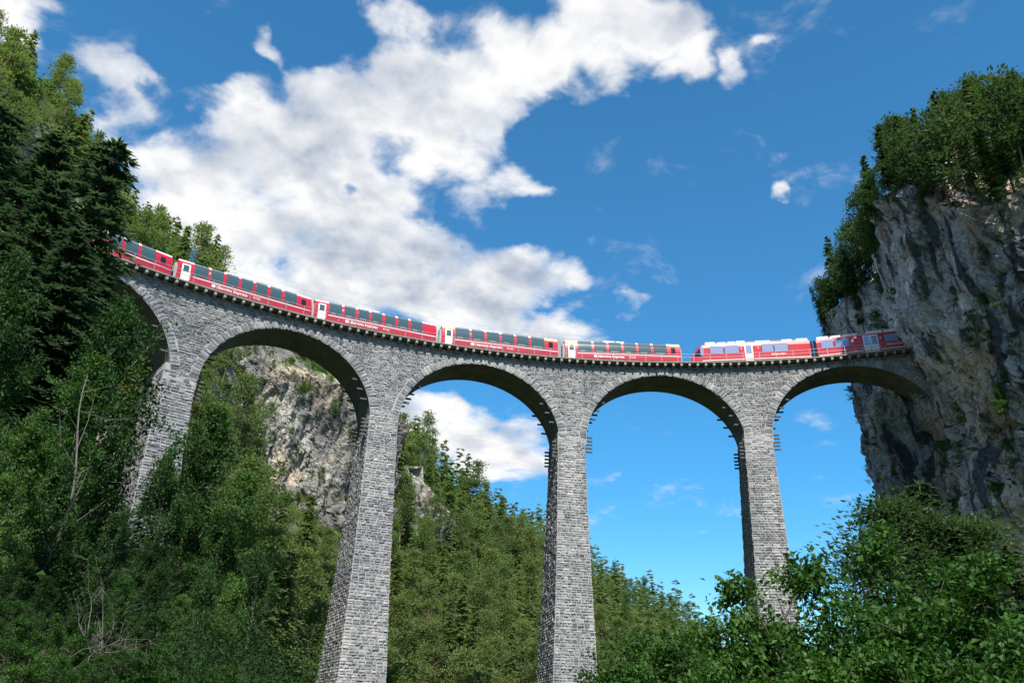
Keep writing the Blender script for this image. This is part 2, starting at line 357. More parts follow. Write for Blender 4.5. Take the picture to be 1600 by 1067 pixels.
M_ROCK = rock_mat('hillside_limestone', (.13, .125, .12), (.33, .315, .29), (.52, .495, .455), (.50, .38, .28), (.09, .115, .035), .35, .60)
M_HILL = hill_mat()
M_BARK = simple('bark_grey_brown', (.10, .085, .07), .9, .1, 0, .4, 4)
M_BARKPALE = simple('bark_pale', (.30, .28, .25), .9, .1, 0, .35, 6)
M_BARKPINE = simple('bark_pine', (.17, .125, .095), .9, .1, 0, .35, 5)
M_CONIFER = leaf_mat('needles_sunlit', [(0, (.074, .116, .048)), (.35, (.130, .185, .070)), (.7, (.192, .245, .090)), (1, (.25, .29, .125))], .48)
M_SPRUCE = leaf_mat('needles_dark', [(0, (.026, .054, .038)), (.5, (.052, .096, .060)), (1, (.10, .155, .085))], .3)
M_CLIFFTREE = leaf_mat('needles_cliff', [(0, (.030, .062, .028)), (.5, (.060, .108, .042)), (1, (.11, .17, .06))], .35)  # dark green carries the shadow on the cliff-top trees in its colour
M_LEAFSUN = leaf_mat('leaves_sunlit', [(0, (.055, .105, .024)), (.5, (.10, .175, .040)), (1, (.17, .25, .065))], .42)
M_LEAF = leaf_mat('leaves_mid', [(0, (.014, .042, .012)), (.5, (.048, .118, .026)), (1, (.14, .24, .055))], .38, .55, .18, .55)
M_LEAFSHADE = leaf_mat('leaves_shade_toned', [(0, (.010, .026, .010)), (.5, (.024, .056, .016)), (1, (.06, .12, .028))], .3, .6, .12, .3)  # darker greens put the lower left thicket's shade into the leaf colour
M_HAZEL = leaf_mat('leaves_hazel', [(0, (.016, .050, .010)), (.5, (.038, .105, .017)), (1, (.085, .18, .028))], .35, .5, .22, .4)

# ------------------------------------------------------------------ viaduct dimensions (fitted to the photograph)
RF, PW, GR, HD, DEP, RISE, A0 = 88.4463, 1.6565, 0.0260, 0.853, 5.5623, 0.9193, 10.0
BS, BF, BS2 = 0.0130, 0.0774, 0.0005
PIT = 2*A0+2*PW
DS = {-1: 0, 0: .16, 1: -.19, 2: -.18, 3: .135, 4: .077}; DZ = {-1: -.35, 0: -.352, 1: -.7225, 2: -.9187, 3: -.6263, 4: -.148}
RR = {-1: 0, 0: .0242, 1: -.0212, 2: .0162, 3: .0066, 4: -.0082}; DP = {-1: 0, 0: -.14, 1: -.396, 2: -.195, 3: -.018}
ARCH = {}
for i in range(-1, 5):
    s = (i-2)*PIT+DS[i]; a = A0*(1+RR[i]); ARCH[i] = (s, GR*s+DZ[i], a, a*RISE)
ZD = A0*RISE+HD           # deck line above the slope line, at the wall face
WALL_TOP = ZD-.22
def cyl(R, s, z):
    th = np.asarray(s)/RF
    return np.stack([R*np.sin(th), R*np.cos(th), np.broadcast_to(z, np.shape(th))], -1)
def er(s): t = s/RF; return np.array([math.sin(t), math.cos(t), 0])
def et(s): t = s/RF; return np.array([math.cos(t), -math.sin(t), 0])

# ------------------------------------------------------------------ ground and hillside
CTRL = []
RIDGE = [(-30, 60, 150), (0, 110, 150), (100, 170, 150), (170, 270, 152), (300, 425, 170), (370, 490, 182), (430, 520, 190), (500, 560, 200), (560, 608, 212), (640, 700, 250), (700, 765, 270), (780, 815, 320), (850, 850, 350), (940, 938, 400), (1075, 1050, 450), (1150, 1085, 470)]
for q in RIDGE:
    X = gp(*q); CTRL.append(X); D = X-CAM; D[2] = 0; D /= np.linalg.norm(D)
    CTRL.append(X+D*60+np.array([0, 0, -14]))
for q in [(400, 800, 160), (430, 1000, 130), (650, 900, 190), (700, 1060, 150), (800, 1000, 190), (980, 1060, 250), (720, 900, 220), (900, 1010, 300)]: CTRL.append(gp(*q))
CTRL += [np.array(v, float) for v in [(-66, 59, 10), (-54, 70, -6), (-34, 82, -25), (-12, 88, -42), (10, 88, -50), (34, 82, -42), (48, 76, -34), (-60, 100, 24), (-48, 112, 24), (-38, 105, -2), (-90, 60, 30), (-100, 100, 62), (-120, 20, 30),
    (-75, 30, 2), (-62, 0, -10), (-45, 20, -24), (-30, 32, -30), (-24, 45, -33), (-21.6, -2.1, -34.9), (-15, 10, -35), (0, 20, -36.5), (20, 40, -37), (40, 45, -35), (0, 60, -43), (-20, 62, -38), (-20, -40, -31), (-20, -100, -14),
    (50, -40, -30), (150, 200, -42), (260, 300, -34), (340, 500, -20), (60, 140, -52), (100, 170, -46), (-220, 320, 90), (-220, 100, 110), (-100, 320, 50), (20, 420, 0), (120, 650, -10), (500, 300, -20), (-200, -150, 60), (200, -150, 0)]]
CTRL = np.array(CTRL)
def _k(d): return np.sqrt(d*d+36.0)
_n = len(CTRL)
_K = _k(np.linalg.norm(CTRL[:, None, :2]-CTRL[None, :, :2], axis=-1)); _K -= np.eye(_n)*1.5
_P = np.concatenate([np.ones((_n, 1)), CTRL[:, :2]/100], 1)
_W = np.linalg.solve(np.block([[_K, _P], [_P.T, np.zeros((3, 3))]]), np.concatenate([CTRL[:, 2], np.zeros(3)]))
def terr(x, y):
    x = np.asarray(x, float); y = np.asarray(y, float); sh = x.shape; x = x.ravel(); y = y.ravel(); z = np.zeros_like(x)
    for i in range(_n): z += _W[i]*_k(np.hypot(x-CTRL[i, 0], y-CTRL[i, 1]))
    z += _W[_n]+_W[_n+1]*x/100+_W[_n+2]*y/100
    far = np.clip((np.hypot(x-CAM[0], y-CAM[1])-35)/60, 0, 1)
    P = np.stack([x, y, np.zeros_like(x)], -1)
    z += far*(fbm(P/34, 4, 3)*5.0+ridged(P/11, 3, 9)*1.1)+(1-far)*fbm(P/6, 3, 4)*.35
    return z.reshape(sh)
def build_ground():
    a_in = np.linspace(-32, 62, 400); a_out = np.linspace(62, 328, 54)[1:-1]
    az = np.radians(np.concatenate([a_in, a_out])); na = len(az)
    rr = np.concatenate([np.linspace(1.0, 30, 14), np.geomspace(33, 620, 230), [760, 950, 1250]]); nr = len(rr)
    X = CAM[0]+rr[:, None]*np.sin(az)[None]; Y = CAM[1]+rr[:, None]*np.cos(az)[None]
    Z = terr(X, Y)
    Rm = np.broadcast_to(rr[:, None], X.shape); f = np.clip((Rm-560)/300, 0, 1); Z = Z*(1-f)+(-40)*f
    V = np.stack([X, Y, Z], -1).reshape(-1, 3)
    V = np.concatenate([V, [[CAM[0], CAM[1], float(terr(CAM[0], CAM[1]))]]])
    i = np.arange(nr-1)[:, None]; j = np.arange(na)[None]; jn = (j+1) % na
    q = np.stack([i*na+j, i*na+jn, (i+1)*na+jn, (i+1)*na+j], -1).reshape(-1, 4)[:, ::-1]
    c = len(V)-1; t = np.stack([np.full(na, c), np.arange(na), (np.arange(na)+1) % na], -1)[:, ::-1]
    link('hillside', new_mesh('hillside', V, [q, t], [M_HILL], smooth=True), kind='structure')
build_ground()

# ------------------------------------------------------------------ cliffs
def resample(path, step):
    P = np.array(path, float)
    # Catmull-Rom through the control points, then even steps
    out = []
    for i in range(len(P)-1):
        p0, p1, p2, p3 = P[max(i-1, 0)], P[i], P[i+1], P[min(i+2, len(P)-1)]
        for t in np.linspace(0, 1, 24, endpoint=False):
            out.append(.5*((2*p1)+(-p0+p2)*t+(2*p0-5*p1+4*p2-p3)*t*t+(-p0+3*p1-3*p2+p3)*t**3))
    out.append(P[-1]); out = np.array(out)
    d = np.concatenate([[0], np.cumsum(np.linalg.norm(np.diff(out[:, :2], axis=0), axis=1))])
    n = int(d[-1]/step)+1; t = np.linspace(0, d[-1], n)
    return np.stack([np.interp(t, d, out[:, k]) for k in range(out.shape[1])], -1)
def cliff(name, path, step, back, backrise, m, amp=2.2, lean=.1, seed=0, zbase=None, backstep=1.4, carve=None, terrace=.5, blk=.8, lump=1.0, tz=5.3, tilt=0.0):
    """path rows: x, y, z of the foot, z of the rim.  The rock stands to the left of the walking direction when seen from above."""
    P = resample(path, step); n = len(P)
    T = np.gradient(P[:, :2], axis=0); T /= np.linalg.norm(T, axis=1)[:, None]
    w = int(5/step)
    N = np.stack([T[:, 1], -T[:, 0]], -1)                       # outward
    Nx = np.pad(N, ((w, w), (0, 0)), 'edge'); N = np.stack([np.convolve(Nx[:, k], np.ones(2*w+1)/(2*w+1), 'valid') for k in (0, 1)], -1); N /= np.linalg.norm(N, axis=1)[:, None]
    H = (P[:, 3]-P[:, 2]); nv = int(np.max(H)/step)+1; nb = int(back/backstep)
    v = np.linspace(0, 1, nv)
    Zw = P[:, 2][:, None]+H[:, None]*v[None]
    off = lean*(v-.5)*np.max(H)
    Xw = P[:, 0][:, None]+N[:, 0][:, None]*off; Yw = P[:, 1][:, None]+N[:, 1][:, None]*off
    b = np.linspace(0, 1, nb+1)[1:]
    r = backrise
    zb = P[:, 3][:, None]+r*(1-(1-b)**1.6)[None]
    Xb = Xw[:, -1:]-N[:, :1]*b[None]*back; Yb = Yw[:, -1:]-N[:, 1:]*b[None]*back
    # a last row dropping back to the ground closes the block
    Xc = Xb[:, -1:]-N[:, :1]*6; Yc = Yb[:, -1:]-N[:, 1:]*6; Zc = np.minimum(P[:, 2], zb[:, -1]-30)[:, None]
    X = np.concatenate([Xw, Xb, Xc], 1); Y = np.concatenate([Yw, Yb, Yc], 1); Z = np.concatenate([Zw, zb, Zc], 1)
    Q = np.stack([X, Y, Z], -1)
    A = np.stack([X/9, Y/9, Z/22], -1); B = np.stack([X/3.2, Y/3.2, Z/5.5], -1); Cc = np.stack([X/15, Y/15, Z/15], -1); Dd = np.stack([X/1.2, Y/1.2, Z/1.7], -1)
    d = amp*(lump*(1.5*fbm(Cc, 3, seed+1)+.9*ridged(A, 4, seed+2)+.42*ridged(B, 4, seed+3))+.16*fbm(Dd, 3, seed+4))
    wp = fbm(B, 3, seed+5)[..., None]*.5
    b1, e1 = blocks(np.stack([X/3.6, Y/3.6, Z/8.5], -1)+wp, seed+20); b2, e2 = blocks(np.stack([X/1.7, Y/1.7, Z/2.6], -1)+wp*1.5, seed+40)
    d = d+amp*blk*(.55*b1+.22*b2-.30*np.clip(1-e1/.09, 0, 1)-.12*np.clip(1-e2/.13, 0, 1))+.10*amp*ridged(np.stack([X/.9, Y/.9, Z/1.6], -1), 3, seed+60)
    st = ((Z+tilt*X)/tz+fbm(Cc*1.7, 3, seed+8)*.8); d = d+terrace*amp*.5*((st-np.floor(st))-.5)
    if carve is not None: d = d+carve(Q)
    wt = np.concatenate([np.ones(nv), np.linspace(.9, .35, nb), [0]])
    Q[..., 0] += N[:, :1]*d*wt; Q[..., 1] += N[:, 1:]*d*wt
    Q[..., 2] += .45*d*np.concatenate([np.linspace(0, 1, nv)**2*.7, np.linspace(.9, 1.2, nb), [0]])
    k = Q.shape[1]; V = Q.reshape(-1, 3)
    i = np.arange(n-1)[:, None]; j = np.arange(k-1)[None]
    q = np.stack([i*k+j, (i+1)*k+j, (i+1)*k+j+1, i*k+j+1], -1).reshape(-1, 4)[:, ::-1]
    me = new_mesh(name, V, [q], [m], smooth=False)
    link(name, me, kind='structure')
    return Q, nv
def cliff_carve(Q):
    # a pale hollow in the upper right of the wall and the notch where the tunnel portal sits
    c = gp(1530, 400, 99); d = np.linalg.norm((Q-c)/np.array([6, 6, 10]), axis=-1); o = -2.8*np.exp(-d*d)
    c2 = gp(1385, 640, 108); d2 = np.linalg.norm((Q-c2)/np.array([4, 4, 9]), axis=-1); o = o-2.5*np.exp(-d2*d2)
    return o
Q_CLIFF, NV_CLIFF = cliff('rock_cliff', [(135, 158, -44, 8), (98, 123, -44, 16), (75, 104, -42, 22), (59.5, 89.5, -40, 24), (57.2, 79, -38, 27), (52.2, 70.6, -38, 27), (47.5, 62, -38, 26), (44.5, 56, -38, 22), (43.0, 49, -38, 15), (44.0, 40, -38, 14),
                                        (48, 22, -38, 20), (58, 0, -38, 28), (74, -30, -36, 30)][::1], .38, 74, 36, M_CLIFF, 1.9, .10, 21, blk=.42, carve=cliff_carve)
ROCKS = []
def rpath(pts): return [tuple(gp(px, py, d)[:2])+(gp(px, yb, d)[2], gp(px, yt, d)[2]) for px, py, d, yt, yb in pts]
Q_R1, _ = cliff('rock_outcrop', rpath([(290, 660, 176, 610, 900), (335, 650, 168, 570, 900), (385, 640, 167, 552, 900), (440, 650, 169, 575, 900), (500, 660, 171, 592, 920), (560, 680, 173, 612, 940), (620, 700, 184, 668, 950)]), .36, 14, 6, M_ROCK, 1.5, .05, 51, terrace=3.2, blk=.55, lump=.5, tz=8.5, tilt=.45)
Q_R2, _ = cliff('rock_outcrop', rpath([(590, 740, 222, 745, 950), (628, 760, 212, 742, 980), (655, 800, 213, 756, 980), (682, 800, 218, 790, 960), (705, 800, 230, 825, 940)]), .5, 12, 5, M_ROCK, 1.6, .05, 77, terrace=2.4, blk=.55, lump=.6, tz=8, tilt=.4)

# ------------------------------------------------------------------ viaduct
VIA = thing('viaduct', 'curved grey stone railway viaduct on tall tapering piers carrying the red train', 'viaduct')
def stone_verts(c, ax, ay, n, hw, hh, dep, jit=.35, ch=.25):
    """arrays -> vertices (m*8,3) and quads of rough-faced stones"""
    m = len(hw); hw = hw[:, None]; hh = hh[:, None]; V = np.zeros((m, 8, 3))
    k = 0
    for sx_, sy_ in ((-1, -1), (1, -1), (1, 1), (-1, 1)):
        V[:, k] = c+ax*hw*sx_+ay*hh*sy_-n*.03
        cx = np.minimum(hw*.35, hh*ch)
        V[:, k+4] = c+ax*(hw-cx*rng.uniform(.4, 1.3, (m, 1)))*sx_+ay*(hh-cx*rng.uniform(.4, 1.3, (m, 1)))*sy_+n*(dep[:, None]*(1+jit*rng.uniform(-1, 1, (m, 1))))
        k += 1
    F = np.array([[4, 5, 6, 7], [0, 1, 5, 4], [1, 2, 6, 5], [2, 3, 7, 6], [3, 0, 4, 7]])
    return V.reshape(-1, 3), (np.arange(m)[:, None, None]*8+F[None]).reshape(-1, 4)
def row_fill(x0, x1, wmin, wmax):
    xs = [x0]
    while xs[-1] < x1:
        xs.append(xs[-1]+rng.uniform(wmin, wmax))
    if len(xs) > 2 and x1-xs[-2] < .6*wmin: xs.pop(-2)
    xs[-1] = x1; xs = np.array(xs)
    return .5*(xs[1:]+xs[:-1]), np.diff(xs)
UNIT_STONE = []
for k in range(6):
    z = np.zeros((1, 3)); V, F = stone_verts(z, np.array([[1., 0, 0]]), np.array([[0, 1., 0]]), np.array([[0, 0, 1.]]), np.array([1.]), np.array([1.]), np.array([1.]), .4, .22)
    V[:, 2] = np.where(V[:, 2] < 0, -.5, V[:, 2]); UNIT_STONE.append(new_mesh('stone', V, [F], [M_STONE]))
def stone_objs(name, parent, c, ax, ay, n, hw, hh, dep):
    for i in range(len(hw)):
        M = Matrix.Identity(4)
        for r in range(3):
            M[r][0] = ax[i][r]*hw[i]; M[r][1] = ay[i][r]*hh[i]; M[r][2] = n[i][r]*dep[i]; M[r][3] = c[i][r]
        o = bpy.data.objects.new(name, UNIT_STONE[i % 6]); COL.objects.link(o); o.parent = parent; o.matrix_basis = M

# --- piers
PIERS = {}
def pier_R(h): return RF-BF*h
def pier_w(h): return PW+BS*h+BS2*h*h
stone_pool = []
for i in range(-1, 4):
    s0 = (i-1.5)*PIT+DP[i]; z0 = GR*s0; e_r, e_t = er(s0), et(s0); ez = np.array([0, 0, 1.])
    if i == -1: hmax = 26
    else: hmax = 54
    H = np.linspace(-.9, hmax, 15); mb = MB(); rings = []
    for h in H:
        hh = max(h, 0); R0, R1, w = pier_R(hh), RF+DEP+BF*hh, pier_w(hh)
        rings.append([e_r*R+e_t*t+ez*(z0-h) for R, t in ((R0, -w), (R0, w), (R1, w), (R1, -w))])
    mb.loft(rings)
    po = link('pier', mb.mesh('pier', [M_MORTAR]), VIA); PIERS[i] = po
    acc = {k: [] for k in 'c ax ay n hw hh dep'.split()}
    h = -.2; vis = min(hmax, 44)
    while h < vis:
        dh = rng.uniform(.22, .38); hm = h+dh/2; hp = max(hm, 0); w = pier_w(hp); R0, R1 = pier_R(hp), RF+DEP+BF*hp; z = z0-hm
        for face in 'FLR':
            a0, a1 = (-w, w) if face == 'F' else (R0, R1)
            m, wd = row_fill(a0, a1, .32, .85); k = len(m)
            if face == 'F': c = e_r*R0+e_t*m[:, None]+ez*z; ax, n = e_t, -e_r+ez*BF
            elif face == 'L': c = e_r*m[:, None]-e_t*w+ez*z; ax, n = e_r, -e_t+ez*.03
            else: c = e_r*m[:, None]+e_t*w+ez*z; ax, n = -e_r, e_t+ez*.03
            n = n/np.linalg.norm(n); ay = np.cross(n, ax)
            acc['c'].append(c); acc['ax'].append(np.tile(ax, (k, 1))); acc['ay'].append(np.tile(ay, (k, 1))); acc['n'].append(np.tile(n, (k, 1)))
            gap = .028
            acc['hw'].append(wd/2-gap*rng.uniform(.6, 1.3, k)); acc['hh'].append(np.full(k, dh/2)-gap*rng.uniform(.6, 1.3, k))
            acc['dep'].append(rng.uniform(.035, .13, k)**1.0)
        h += dh
    acc = {k: np.concatenate(v) for k, v in acc.items()}
    if i == 1:       # the pier nearest the picture's bottom edge: its largest facing stones are objects of their own
        px, py, pz = project(acc['c']); face = (acc['n']@(-(acc['c']-CAM).T)).diagonal() if False else np.einsum('ij,ij->i', acc['n'], CAM-acc['c'])
        size = acc['hw']*acc['hh']/pz**2*np.where((face > 0) & (py < 1075) & (py > 560), 1, 0)*np.clip(face/np.linalg.norm(CAM-acc['c'], axis=1), 0, 1)
        big = np.zeros(len(size), bool); big[np.argsort(-size)[:300]] = True
        stone_objs('stone', po, *[acc[k][big] for k in 'c ax ay n hw hh dep'.split()])
        acc = {k: v[~big] for k, v in acc.items()}
    V, F = stone_verts(**acc); link('masonry', new_mesh('masonry', V, [F], [M_STONE]), po, kind='stuff')

# --- spandrel walls and arches
S_L, S_R = -3.5*PIT, 57.0
def intrados_z(s, grow=0.0):
    """height of the opening's upper edge at arc position s, nan where there is solid wall"""
    z = np.full(np.shape(s), np.nan)
    for i, (sa, za, a, b) in ARCH.items():
        A, B = a+grow, b+grow; d = (np.asarray(s)-sa)/A
        z = np.where(np.abs(d) < 1, za+B*np.sqrt(np.clip(1-d*d, 0, 1)), z)
    return z
def build_walls():
    knots = set(np.round(np.arange(S_L, S_R, .7), 3))
    for sa, za, a, b in ARCH.values():
        knots |= set(np.round(sa-a*np.cos(np.linspace(1e-4, math.pi-1e-4, 61)), 4))
    ss = np.array(sorted(k for k in knots if S_L <= k <= S_R)); zb = intrados_z(ss)
    spring = np.interp(ss, [v[0] for v in ARCH.values()], [v[1] for v in ARCH.values()])
    zb = np.where(np.isnan(zb), spring-.15, zb); zt = GR*ss+WALL_TOP
    V = []; F = []
    n = len(ss)
    for R in (RF, RF+DEP):
        V.append(cyl(R, ss, zb)); V.append(cyl(R, ss, zt))
    V = np.concatenate(V); k = np.arange(n-1)
    F.append(np.stack([k, k+1, n+k+1, n+k], -1)); F.append(np.stack([2*n+k, 3*n+k, 3*n+k+1, 2*n+k+1], -1)); F.append(np.stack([n+k, n+k+1, 3*n+k+1, 3*n+k], -1))
    F.append(np.array([[0, n, 3*n, 2*n]])); F.append(np.array([[n-1, 3*n-1, 4*n-1, 2*n-1][::1]]))
    wall = link('spandrel_wall', new_mesh('spandrel_wall', V, F, [M_MORTAR]), VIA)
    acc = {q: [] for q in 'c ax ay n hw hh dep'.split()}
    for R, sg in ((RF, -1), (RF+DEP, 1)):
        zr = -1.2
        while zr < WALL_TOP-.1:
            dz = min(rng.uniform(.20, .36), WALL_TOP-zr); zm = zr+dz/2; s = np.linspace(S_L, S_R, 3000)
            ze = np.full(len(s), -9e9)
            for i, (sa, za, a, b) in ARCH.items():
                A, B = a+.98, b+.98; d = (s-sa)/A
                ze = np.where(np.abs(d) < 1, np.maximum(ze, za+B*np.sqrt(np.clip(1-d*d, 0, 1))), ze)
                ze = np.where((np.abs(s-sa) < a+.75) & (zm+GR*s < za+2.2), 9e9, ze)
            zz = zm+GR*s; ok = (zz > ze)
            sp = np.interp(s, [v[0] for v in ARCH.values()], [v[1] for v in ARCH.values()]); ok &= zz > sp-.1
            idx = np.flatnonzero(np.diff(np.concatenate([[0], ok.astype(int), [0]])))
            for b0, b1 in zip(idx[::2], idx[1::2]):
                x0, x1 = s[b0], s[b1-1]
                if x1-x0 < .3: continue
                m, wd = row_fill(x0, x1, .26, .78); q = len(m); th = m/RF
                e_r = np.stack([np.sin(th), np.cos(th), 0*th], -1); e_t = np.stack([np.cos(th), -np.sin(th), 0*th+GR], -1)
                acc['c'].append(cyl(R, m, zm+GR*m)); acc['n'].append(sg*e_r); acc['ax'].append(-sg*e_t); acc['ay'].append(np.tile([0, 0, 1.], (q, 1)))
                acc['hw'].append(wd/2-.03*rng.uniform(.5, 1.3, q)); acc['hh'].append(np.full(q, dz/2)-.03*rng.uniform(.5, 1.3, q)); acc['dep'].append(rng.uniform(.03, .12, q))
            zr += dz
    acc = {q: np.concatenate(v) for q, v in acc.items()}
    V, F = stone_verts(**acc); link('masonry', new_mesh('masonry', V, [F], [M_STONE]), wall, kind='stuff')
build_walls()
def build_arches():
    pend = []
    for i, (sa, za, a, b) in ARCH.items():
        t = np.linspace(0, math.pi, 73)
        s = sa-a*np.cos(t); z = za+b*np.sin(t); s = np.concatenate([[s[0]], s, [s[-1]]]); z = np.concatenate([[za-.8], z, [za-.8]])
        # barrel: the soffit plus its front and back ring, .02 proud of the walls
        so_ = sa-(a+.9)*np.cos(t); zo = za+(b+.9)*np.sin(t); so_ = np.concatenate([[so_[0]], so_, [so_[-1]]]); zo = np.concatenate([[za-.8], zo, [za-.8]])
        n = len(s); V = np.concatenate([cyl(RF-.025, s, z), cyl(RF+DEP+.025, s, z), cyl(RF-.025, so_, zo), cyl(RF+DEP+.025, so_, zo)])
        k = np.arange(n-1)
        F = [np.stack([k, k+1, n+k+1, n+k], -1)[:, ::-1], np.stack([k, 2*n+k, 2*n+k+1, k+1], -1), np.stack([n+k, n+k+1, 3*n+k+1, 3*n+k], -1)]
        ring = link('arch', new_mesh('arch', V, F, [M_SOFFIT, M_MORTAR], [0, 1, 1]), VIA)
        # voussoirs on both rings
        for R, sg in ((RF-.02, -1), (RF+DEP+.02, 1)):
            tt = [.0]
            while tt[-1] < math.pi: tt.append(tt[-1]+rng.uniform(.036, .052))
            tt = np.array(tt)*math.pi/tt[-1]; tm = .5*(tt[1:]+tt[:-1]); hw = .5*np.diff(tt)*math.sqrt(a*b)*1.03-.02
            L = rng.choice([.82, .9, 1.02, 1.12], len(tm)); 
            sm = sa-(a+L/2)*np.cos(tm); zm = za+(b+L/2)*np.sin(tm); th = sm/RF
            e_r = np.stack([np.sin(th), np.cos(th), 0*th], -1); e_t = np.stack([np.cos(th), -np.sin(th), 0*th], -1); ez = np.array([0, 0, 1.])
            rad = -np.cos(tm)[:, None]*e_t*1.0+np.sin(tm)[:, None]*ez; rad /= np.linalg.norm(rad, axis=1)[:, None]
            n_ = sg*e_r; tang = np.cross(rad, n_)
            c = cyl(R, sm, zm)
            pend.append((ring, sg, dict(c=c, ax=tang, ay=rad, n=n_, hw=hw, hh=L/2-.015, dep=rng.uniform(.04, .11, len(hw)))))
    # the 300 voussoirs that show largest are single objects, the others one piece per arch
    sizes = []
    for q, (ring, sg, d) in enumerate(pend):
        if sg > 0: continue
        px, py, pz = project(d['c']); ok = (px > 185) & (px < 1425)
        for j in np.flatnonzero(ok): sizes.append((d['hw'][j]*d['hh'][j]/pz[j]**2, q, j))
    sizes.sort(reverse=True); chosen = {}
    for _, q, j in sizes[:300]: chosen.setdefault(q, []).append(j)
    for q, (ring, sg, d) in enumerate(pend):
        msk = np.zeros(len(d['hw']), bool); msk[chosen.get(q, [])] = True
        if msk.any(): stone_objs('voussoir', ring, *[d[k][msk] for k in 'c ax ay n hw hh dep'.split()])
        if (~msk).any():
            V, F = stone_verts(**{k: v[~msk] for k, v in d.items()}); link('voussoir_ring', new_mesh('voussoir_ring', V, [F], [M_STONE]), ring, kind='stuff')
build_arches()
# --- putlog beams that stick out of the pier sides at and above the springing
M_IRON = simple('beam_dark_stone', (.10, .10, .105), .85, .2, 0, .3, 5)
mb = MB(); mb.box(-.1, .85, -.12, .12, -.09, .09); ME_BEAM = mb.mesh('corbel_beam', M_IRON)
def put(me, name, parent, c, ax, ay, az):
    M = Matrix.Identity(4)
    for r in range(3): M[r][0] = ax[r]; M[r][1] = ay[r]; M[r][2] = az[r]; M[r][3] = c[r]
    o = bpy.data.objects.new(name, me); COL.objects.link(o); o.parent = parent; o.matrix_basis = M; return o
EZ = np.array([0, 0, 1.])
for i, (sa, za, a, b) in ARCH.items():
    for sd in (-1, 1):
        pi_ = i-1 if sd < 0 else i
        par = PIERS.get(pi_)
        if par is None: continue
        for dr in (.55, DEP-.55):
            for k in range(5):
                s = sa+sd*a; z = za+.35-.47*k
                put(ME_BEAM, 'corbel_beam', par, cyl(RF+dr, s, z), -sd*et(s), er(s), EZ)
            for k in range(3):
                t = math.radians(34-8*k); s = sa+sd*a*math.cos(t); z = za+b*math.sin(t)
                put(ME_BEAM, 'corbel_beam', par, cyl(RF+dr, s, z), -sd*et(s)*.95, er(s), EZ)
# --- deck slab, brackets, railing
M_CONC = simple('deck_concrete', (.26, .25, .23), .9, .15, 0, .25, 2)
M_BRACKET = simple('bracket_stone', (.27, .26, .24), .9, .15, 0, .25, 4)
M_RAIL = simple('railing_steel', (.32, .325, .335), .5, .4, .3)
ss = np.arange(S_L-18, S_R+6, .8)
def sweep(prof, name, m, parent, smooth=False, s=ss):
    k = len(prof); V = np.concatenate([np.stack([cyl(R, s_, GR*s_+z) for R, z in prof]) for s_ in s]); n = len(s)
    i = np.arange(n-1)[:, None]; j = np.arange(k)[None]; jn = (j+1) % k
    F = np.stack([i*k+j, i*k+jn, (i+1)*k+jn, (i+1)*k+j], -1).reshape(-1, 4)
    caps = [np.arange(k)[None, ::-1], ((n-1)*k+np.arange(k))[None]]
    return link(name, new_mesh(name, V, [F]+caps, [m], smooth=smooth), parent)
OV = .95      # overhang of the slab in front of the wall
deck = sweep([(RF-OV, ZD+.04), (RF-OV, ZD+.18), (RF+.35, ZD+.26), (RF+DEP-.35, ZD+.26), (RF+DEP+OV, ZD+.22), (RF+DEP+OV, ZD+.02), (RF+DEP-.2, ZD-.06), (RF+.2, ZD-.06)], 'deck_slab', M_CONC, VIA)
M_BALLAST = simple('track_ballast', (.20, .18, .16), .95, .1, 0, .5, 9)
sweep([(RF+1.0, ZD+.27), (RF+1.5, ZD+.46), (RF+DEP-1.3, ZD+.46), (RF+DEP-.8, ZD+.27)], 'ballast_bed', M_BALLAST, VIA)
RT = RF+2.35
M_STEELRAIL = simple('rail_steel', (.16, .12, .10), .4, .5, .7)
for dr in (-.5, .5): sweep([(RT+dr-.04, ZD+.47), (RT+dr+.04, ZD+.47), (RT+dr+.04, ZD+.62), (RT+dr-.04, ZD+.62)], 'rail', M_STEELRAIL, VIA)
mb = MB(); mb.loft([[(-.14, 0, .0), (.14, 0, .0), (.14, 0, -.36), (-.14, 0, -.36)], [(-.15, .95, 0), (.15, .95, 0), (.15, .95, -.60), (-.15, .95, -.60)]]); ME_BRK = mb.mesh('deck_bracket', M_BRACKET)
for s in np.arange(-60, S_R+2, 1.06):
    c = cyl(RF-OV+.06, s, GR*s+ZD+.0); put(ME_BRK, 'deck_bracket', deck, c, et(s), er(s), EZ)
for s in np.arange(S_L, S_R, 3.18):
    c = cyl(RF+DEP+OV-.06, s, GR*s+ZD+.0); put(ME_BRK, 'deck_bracket', deck, c, -et(s), -er(s), EZ)
railing = link('railing', None, VIA)
mb = MB(); mb.box(-.025, .025, -.025, .025, 0, 1.1); ME_POST = mb.mesh('railing_post', M_RAIL)
for R in (RF-OV+.1, RF+DEP+OV-.1):
    for s in np.arange(-70, S_R+1, 2.12): put(ME_POST, 'railing_post', railing, cyl(R, s, GR*s+ZD+.22), et(s), er(s), EZ)
    for zz in (.62, 1.1): sweep([(R-.018, ZD+.22+zz-.02), (R+.018, ZD+.22+zz-.02), (R+.018, ZD+.22+zz+.02), (R-.018, ZD+.22+zz+.02)], 'railing_rail', M_RAIL, railing, s=np.arange(-72, S_R+2, 1.06))
